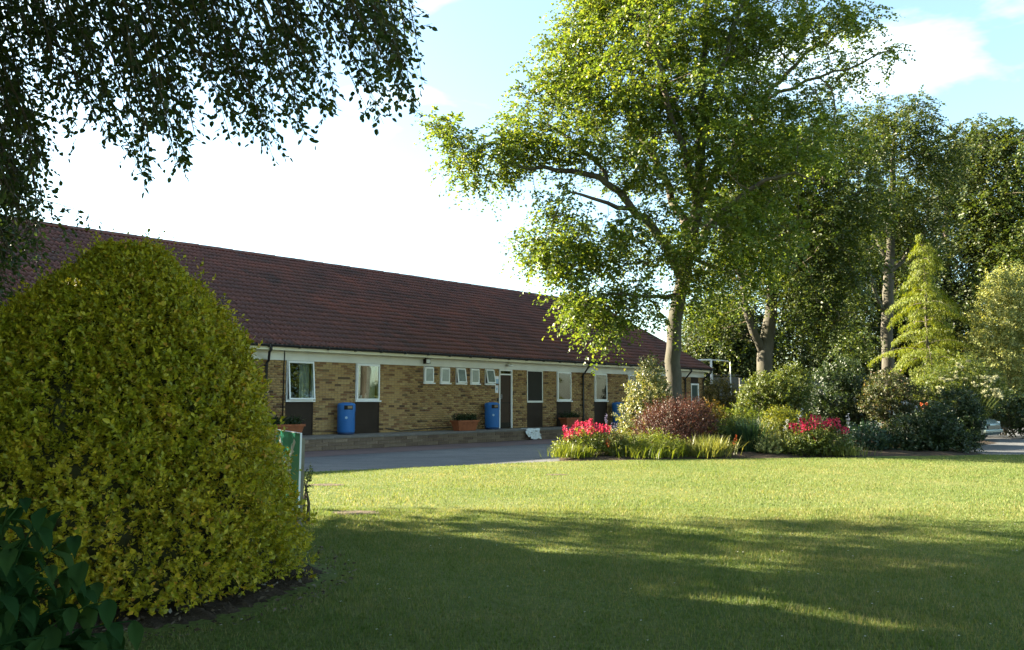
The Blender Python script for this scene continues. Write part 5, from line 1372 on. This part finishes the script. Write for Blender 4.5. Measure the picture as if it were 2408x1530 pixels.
# ---- golden conifer ------------------------------------------------------
g = np.random.default_rng(61)
YC = 33.0
cb = np.array([at(2190, 1000, YC).x, YC, .05]); con = empty('golden_conifer', cb); tag(con, 'golden yellow conifer with layered drooping branches', 'tree')
ctop = at(2192, 548, YC).z - .05
mb = MB(); mb.tube([(0, 0, -.1), (0, 0, ctop * .5), (.02, 0, ctop * .98)], [.11, .06, .008], 8); mb.build('trunk', M['bark_dark'], con)
PP, AX, NR = [], [], []; tw = MB()
for k in range(96):
    u = (k + g.random()) / 96; u = u ** .9; z = 1.1 + (ctop - 1.15) * u
    R = (2.45 * (1 - u) ** .85 + .17) * (1 + .25 * math.sin(u * 23) + .10 * math.sin(u * 51))
    a = g.uniform(0, 6.283); Lb = R * g.uniform(.55, 1.08)
    o_ = np.array([math.cos(a), math.sin(a), 0.]); sd = np.array([-o_[1], o_[0], 0]); nb = max(4, int(Lb / .075)); pts = []
    lift = g.uniform(.12, .5); fall = g.uniform(.5, .8)
    for i in range(nb + 1):
        t = i / nb; p = np.array([0, 0, z]) + o_ * Lb * t + np.array([0, 0, Lb * (lift * t - fall * t * t)]); pts.append(p)
        if t < .15: continue
        wv = .34 * Lb * (1 - t) + .09
        for s_ in (-1, 1):
            for q in range(3):
                ft = g.uniform(.0, 1); b_ = p + sd * s_ * wv * ft + o_ * wv * ft * .45 - np.array([0, 0, .28 * wv * ft])
                dn_ = o_ * .35 + sd * s_ * .35 + np.array([0, 0, -.8 - .6 * ft])
                for m_ in range(6):
                    PP.append(b_ + nrmz(dn_) * .045 * m_ * g.random() + g.normal(size=3) * .03); AX.append(dn_ + g.normal(size=3) * .45); NR.append(np.array([0, 0, .6]) + o_ * .8 + g.normal(size=3) * .5)
    tw.tube(pts, list(np.linspace(.018, .004, len(pts))), 4, caps=False)
PP, AX, NR = map(np.array, (PP, AX, NR)); n = len(PP)
leaf_mesh('foliage', PP, AX, NR, g.uniform(.06, .14, n), g.uniform(.018, .03, n), M['conifer'], con)
o = tw.build('branches', M['bark_dark'], con); o['kind'] = 'stuff'

# ================================================================== sign, fence, rails, car
g = np.random.default_rng(71)
SR, SLf = np.array([-2.19, 8.4]), np.array([-2.62, 9.03])
dv = SLf - SR; SW = np.linalg.norm(dv); dv = dv / SW
sg = empty('assembly_sign', (SR[0], SR[1], 0), math.atan2(-dv[1], -dv[0]))
sg.location = (SLf[0], SLf[1], 0)
tag(sg, 'green assembly point sign with white arrows and people half behind the golden shrub', 'sign')
# local x: from the left edge to the right edge, -y faces the garden path
n_ = np.array([-dv[1], dv[0]])
ZB, ZT = .26, 1.085
mb = MB(); mb.box(0, SW, 0, .012, ZB, ZT); brd = mb.build('board', M['sign_green'], sg)
mb = MB(); e = .007; mb.box(-.004, SW + .004, -.004, .016, ZT, ZT + e); mb.box(-.004, SW + .004, -.004, .016, ZB - e, ZB); mb.box(-e, -.0045, -.004, .016, ZB - e, ZT + e); mb.box(SW + .0045, SW + e, -.004, .016, ZB - e, ZT + e)
mb.build('edge_trim', M['sign_white'], brd)
def arrow(cx, cz, ang):
    pts = [(-.028, -.10), (.028, -.10), (.022, .01), (.062, .0), (0, .10), (-.062, .0), (-.022, .01)]
    c, s = math.cos(ang), math.sin(ang)
    m = MB(); m.prism([(cx + a * c - b * s, cz + a * s + b * c) for a, b in pts], -.004, -.001, 'y'); m.build('arrow', M['sign_white'], brd)
mx_ = SW / 2
arrow(.17, ZT - .15, rad(-145)); arrow(SW - .21, ZT - .16, rad(145)); arrow(.17, ZB + .28, rad(-35)); arrow(SW - .21, ZB + .28, rad(35))
def figure(cx, z0, s):
    m = MB()
    m.add([(cx + .022 * s * math.cos(a), -.003, z0 + .30 * s + .026 * s * math.sin(a)) for a in np.linspace(0, 6.283, 13)[:-1]], [tuple(range(12))])
    m.prism([(cx - .045 * s, z0 + .26 * s), (cx + .045 * s, z0 + .26 * s), (cx + .05 * s, z0 + .13 * s), (cx + .032 * s, z0 + .13 * s), (cx + .03 * s, z0), (cx - .03 * s, z0), (cx - .032 * s, z0 + .13 * s), (cx - .05 * s, z0 + .13 * s)], -.004, -.001, 'y')
    m.build('figure', M['sign_white'], brd)
for cx, z0, s in ((mx_ - .10, .58, .9), (mx_, .56, 1.0), (mx_ + .10, .58, .9), (mx_ - .05, .55, .75), (mx_ + .05, .55, .75)): figure(cx, z0, s)
mb = MB(); mb.box(.06, SW - .06, -.004, -.001, ZB + .02, ZB + .10); mb.build('text_panel', M['sign_white'], brd)
for px_ in (.08, SW - .08):
    mb = MB(); mb.box(px_ - .03, px_ + .03, .013, .07, -.05, ZT - .05); mb.build('post', M['post'], sg)
sg.rotation_euler = (0, rad(1.2), math.atan2(-dv[1], -dv[0]))
shrub('sapling', 'small dark sapling beside the green sign on the lawn', 'plant', 718, 1200, 9.3, [(716, 1130, 9, 20), (713, 1165, 8, 22), (724, 1125, 6, 10)], M['dark'], 46, 8, .035, .022, (.05, .12), .6, 111)

# fence behind the shrubs ---------------------------------------------------
FY = 45.0
fx0 = at(1676, 900, FY).x
fn = empty('panel_fence', (fx0, FY, 0)); tag(fn, 'weathered grey board fence with concrete posts behind the shrubs', 'fence')
nbd = 0
step_w = 1.55
bdm = MB(); bdm.box(0.02, step_w - .14, -.012, .012, 0, .185); bdme = bdm.mesh('board'); bdme.materials.append(M['fence'])
rr = random.Random(3)
for i in range(12):
    top = 2.86 if i == 0 else 2.66 - .0 * i
    x = i * step_w
    mb = MB(); mb.box(x - .07, x + .05, -.06, .06, -.1, top + .04); mb.build('post', M['concrete'], fn)
    z = .25
    mb = MB(); mb.box(x + .051, x + step_w - .071, -.025, .025, 0, .24); mb.build('gravel_board', M['concrete'], fn)
    while z + .18 < top:
        o = link('board', bdme, None, fn); o.location = (x + .05, rr.uniform(-.004, .004), z); o.rotation_euler = (.07 + rr.uniform(-.01, .01), 0, rr.uniform(-.003, .003)); z += .165
    mb = MB(); mb.box(x + .051, x + step_w - .071, -.03, .03, top - .03, top + .01); mb.build('capping_rail', M['fence'], fn)
# metal frame beside the building's end
RYd = 44.0
a0, a1, a2 = at(1641, 848, RYd), at(1672, 847, RYd), at(1717, 850, RYd + .6)
fr = empty('metal_frame', (a1.x, RYd, 0)); tag(fr, 'pale metal post and rail frame at the end of the building', 'frame')
def P3(p): return (p.x - a1.x, p.y - RYd, p.z)
for p in (a1, a2):
    mb = MB(); q = P3(p); mb.tube([(q[0], q[1], -.05), q], .06 if p is a1 else .03, 8); mb.build('post', M['rail'], fr)
mb = MB(); mb.tube([P3(a0), P3(a1)], .05, 8); mb.build('rail', M['rail'], fr)
mb = MB(); mb.tube([P3(a1), P3(a2)], .03, 8); mb.build('rail', M['rail'], fr)
c0 = at(1669, 920, 42.8)
mb = MB(); mb.box(-.42, .42, -.06, .06, 0, c0.z + .25)
lw = mb.build('low_wall', M['brick']); lw.location = (c0.x, c0.y, 0); tag(lw, 'short orange brick wall between building end and amber dome shrub', 'wall')

# car --------------------------------------------------------------------
cf0 = at(2360, 1030, 29.0)
car = empty('parked_car', (cf0.x - 1.93, 30.1, 0), rad(-50)); tag(car, 'pale silver green car parked behind the dark bush at the right', 'car')
# local x forward, side profile
prof = [(-2.0, .28), (-2.06, .55), (-2.0, .82), (-1.75, .92), (.55, .93), (1.25, .86), (1.85, .74), (2.02, .60), (2.05, .42), (1.98, .22), (1.55, .20), (-1.5, .20)]
mb = MB(); n = len(prof); vs, fs = [], []
for yy, sc_ in ((-.86, .94), (-.80, 1.0), (.80, 1.0), (.86, .94)):
    for a, b in prof:
        vs.append((a * (sc_ if abs(yy) > .82 else 1), yy * (1 if abs(a) < 1.9 else .93), (b - .5) * (sc_ if abs(yy) > .82 else 1) + .5))
for k in range(3):
    for i in range(n): fs.append((k*n+i, k*n+(i+1)%n, (k+1)*n+(i+1)%n, (k+1)*n+i))
fs += [tuple(range(n)), tuple(range(3*n, 4*n))]
mb.add(vs, fs, True); body = mb.build('body', M['car_paint'], car, .03)
mb = MB()
lo = [(-1.65, .91), (.72, .91)]; hi = [(-1.25, 1.43), (-.05, 1.45)]
vs = [(-1.68, -.76, .90), (.75, -.76, .90), (.75, .76, .90), (-1.68, .76, .90), (-1.2, -.60, 1.43), (-.1, -.60, 1.45), (-.1, .60, 1.45), (-1.2, .60, 1.43)]
mb.add(vs, [(4,5,6,7),(0,1,5,4),(1,2,6,5),(2,3,7,6),(3,0,4,7)]); cab = mb.build('cabin', M['car_paint'], car, .04)
def pane(nm, q):
    c = np.mean(q, 0); ctr_ = np.array([-.5, 0, 1.15]); o_ = nrmz((c - ctr_)) * .012
    m = MB(); m.add([tuple(c + (np.array(p) - c) * .86 + o_) for p in q], [(0,1,2,3)]); m.build(nm, M['dark_glass'], cab)
pane('windscreen', np.array([vs[1], vs[2], vs[6], vs[5]])); pane('rear_window', np.array([vs[3], vs[0], vs[4], vs[7]])); pane('side_window', np.array([vs[0], vs[1], vs[5], vs[4]])); pane('side_window', np.array([vs[2], vs[3], vs[7], vs[6]]))
for s in (-1, 1):
    mb = MB(); mb.box(1.80, 1.99, s*.76 - .13 if s > 0 else -.80, .80 if s > 0 else -.76 + .13, .57, .69); mb.build('headlight', M['lamp_glass'], body, .02)
    for xx in (1.28, -1.25):
        w = MB(); w.lathe([(.17, -.09), (.29, -.09), (.31, -.05), (.31, .05), (.29, .09), (.17, .09)], 22); wh = w.build('wheel', M['tyre'], car); wh.location = (xx, s * .78, .31); wh.rotation_euler = (math.pi / 2, 0, 0)
        w = MB(); w.lathe([(0, .06), (.06, .075), (.17, .065), (.18, .08)], 18); w.lathe([(0, -.06), (.06, -.075), (.17, -.065), (.18, -.08)], 18); w.build('rim', M['steel'], wh)
    mb = MB(); mb.box(.45, .6, s*.98 - .09, s*.98 + .09, .93, 1.05); mb.build('mirror', M['car_paint'], cab, .02)
mb = MB(); mb.box(2.0, 2.075, -.55, .55, .44, .56); mb.build('grille', M['black_pvc'], body); mb = MB(); mb.box(1.96, 2.09, -.76, .76, .30, .42); mb.build('bumper', M['car_paint'], body, .03)

# ================================================================== lawn grass, daisies
g = np.random.default_rng(81)
def grass(name, n, ymin, ymax, h, w, clumps, seed):
    g = np.random.default_rng(seed)
    y = np.sqrt(g.uniform(ymin ** 2, ymax ** 2, n)); x = g.uniform(-.80, .80, n) * y
    ok = in_poly(x, y, LAWN) & ~in_poly(x, y, RING) & ~in_poly(x, y, BED)
    for cx, cy, rx, ry in BARE:
        ok &= (((x - cx) / rx) ** 2 + ((y - cy) / ry) ** 2 > g.uniform(.55, 1.15, n)) | (g.random(n) < .05)
    x, y = x[ok], y[ok]; n = len(x)
    P = np.stack([x, y, np.full(n, .033)], 1)
    a = g.uniform(0, 6.283, n); dr = np.stack([np.cos(a), np.sin(a), np.zeros(n)], 1); sd = np.stack([-np.sin(a), np.cos(a), np.zeros(n)], 1)
    H = h * g.uniform(.5, 1.25, n) * (1 + .3 * np.sin(x * 1.7 + 2 * np.sin(y * .9)) * np.sin(y * 1.3 + x * .4)); Wd = w * g.uniform(.7, 1.3, n); ln = g.uniform(.1, .8, n)
    V = np.stack([P - sd * Wd[:, None] * .5, P + sd * Wd[:, None] * .5, P + dr * (H * ln)[:, None] + np.array([0, 0, 1.]) * H[:, None]], 1)
    o = link(name, fast_mesh(name, V.reshape(-1, 3), np.arange(3 * n).reshape(-1, 3)), M['grass'])
    return o
o = grass('lawn_grass', 260000, 4.2, 10.5, .030, .0075, 0, 82); tag(o, 'short mown grass of the shaded nearer lawn', 'grass', None, 'stuff')
o = grass('lawn_grass', 330000, 10.5, 24, .030, .0105, 0, 83); tag(o, 'short mown grass of the sunlit farther lawn', 'grass', None, 'stuff')
n = 150; y = g.uniform(4.6, 14, n); x = g.uniform(-.35, .72, n) * y
P = np.stack([x, y, np.full(n, .062)], 1)
k = in_poly(x, y, LAWN) & ~in_poly(x, y, RING); P = P[k]; n = len(P)
vs = P[:, None] + np.stack([np.stack([np.cos(a) * np.full(n, .008), np.sin(a) * np.full(n, .008), np.full(n, .004 * (i % 2))], 1) for i, a in enumerate(np.linspace(0, 6.283, 7)[:-1])], 1)
o = link('daisies', fast_mesh('daisies', vs.reshape(-1, 3), np.arange(6 * n).reshape(-1, 6)), M['white_flower']); tag(o, 'tiny white daisies scattered over the lawn', 'daisies', None, 'stuff')
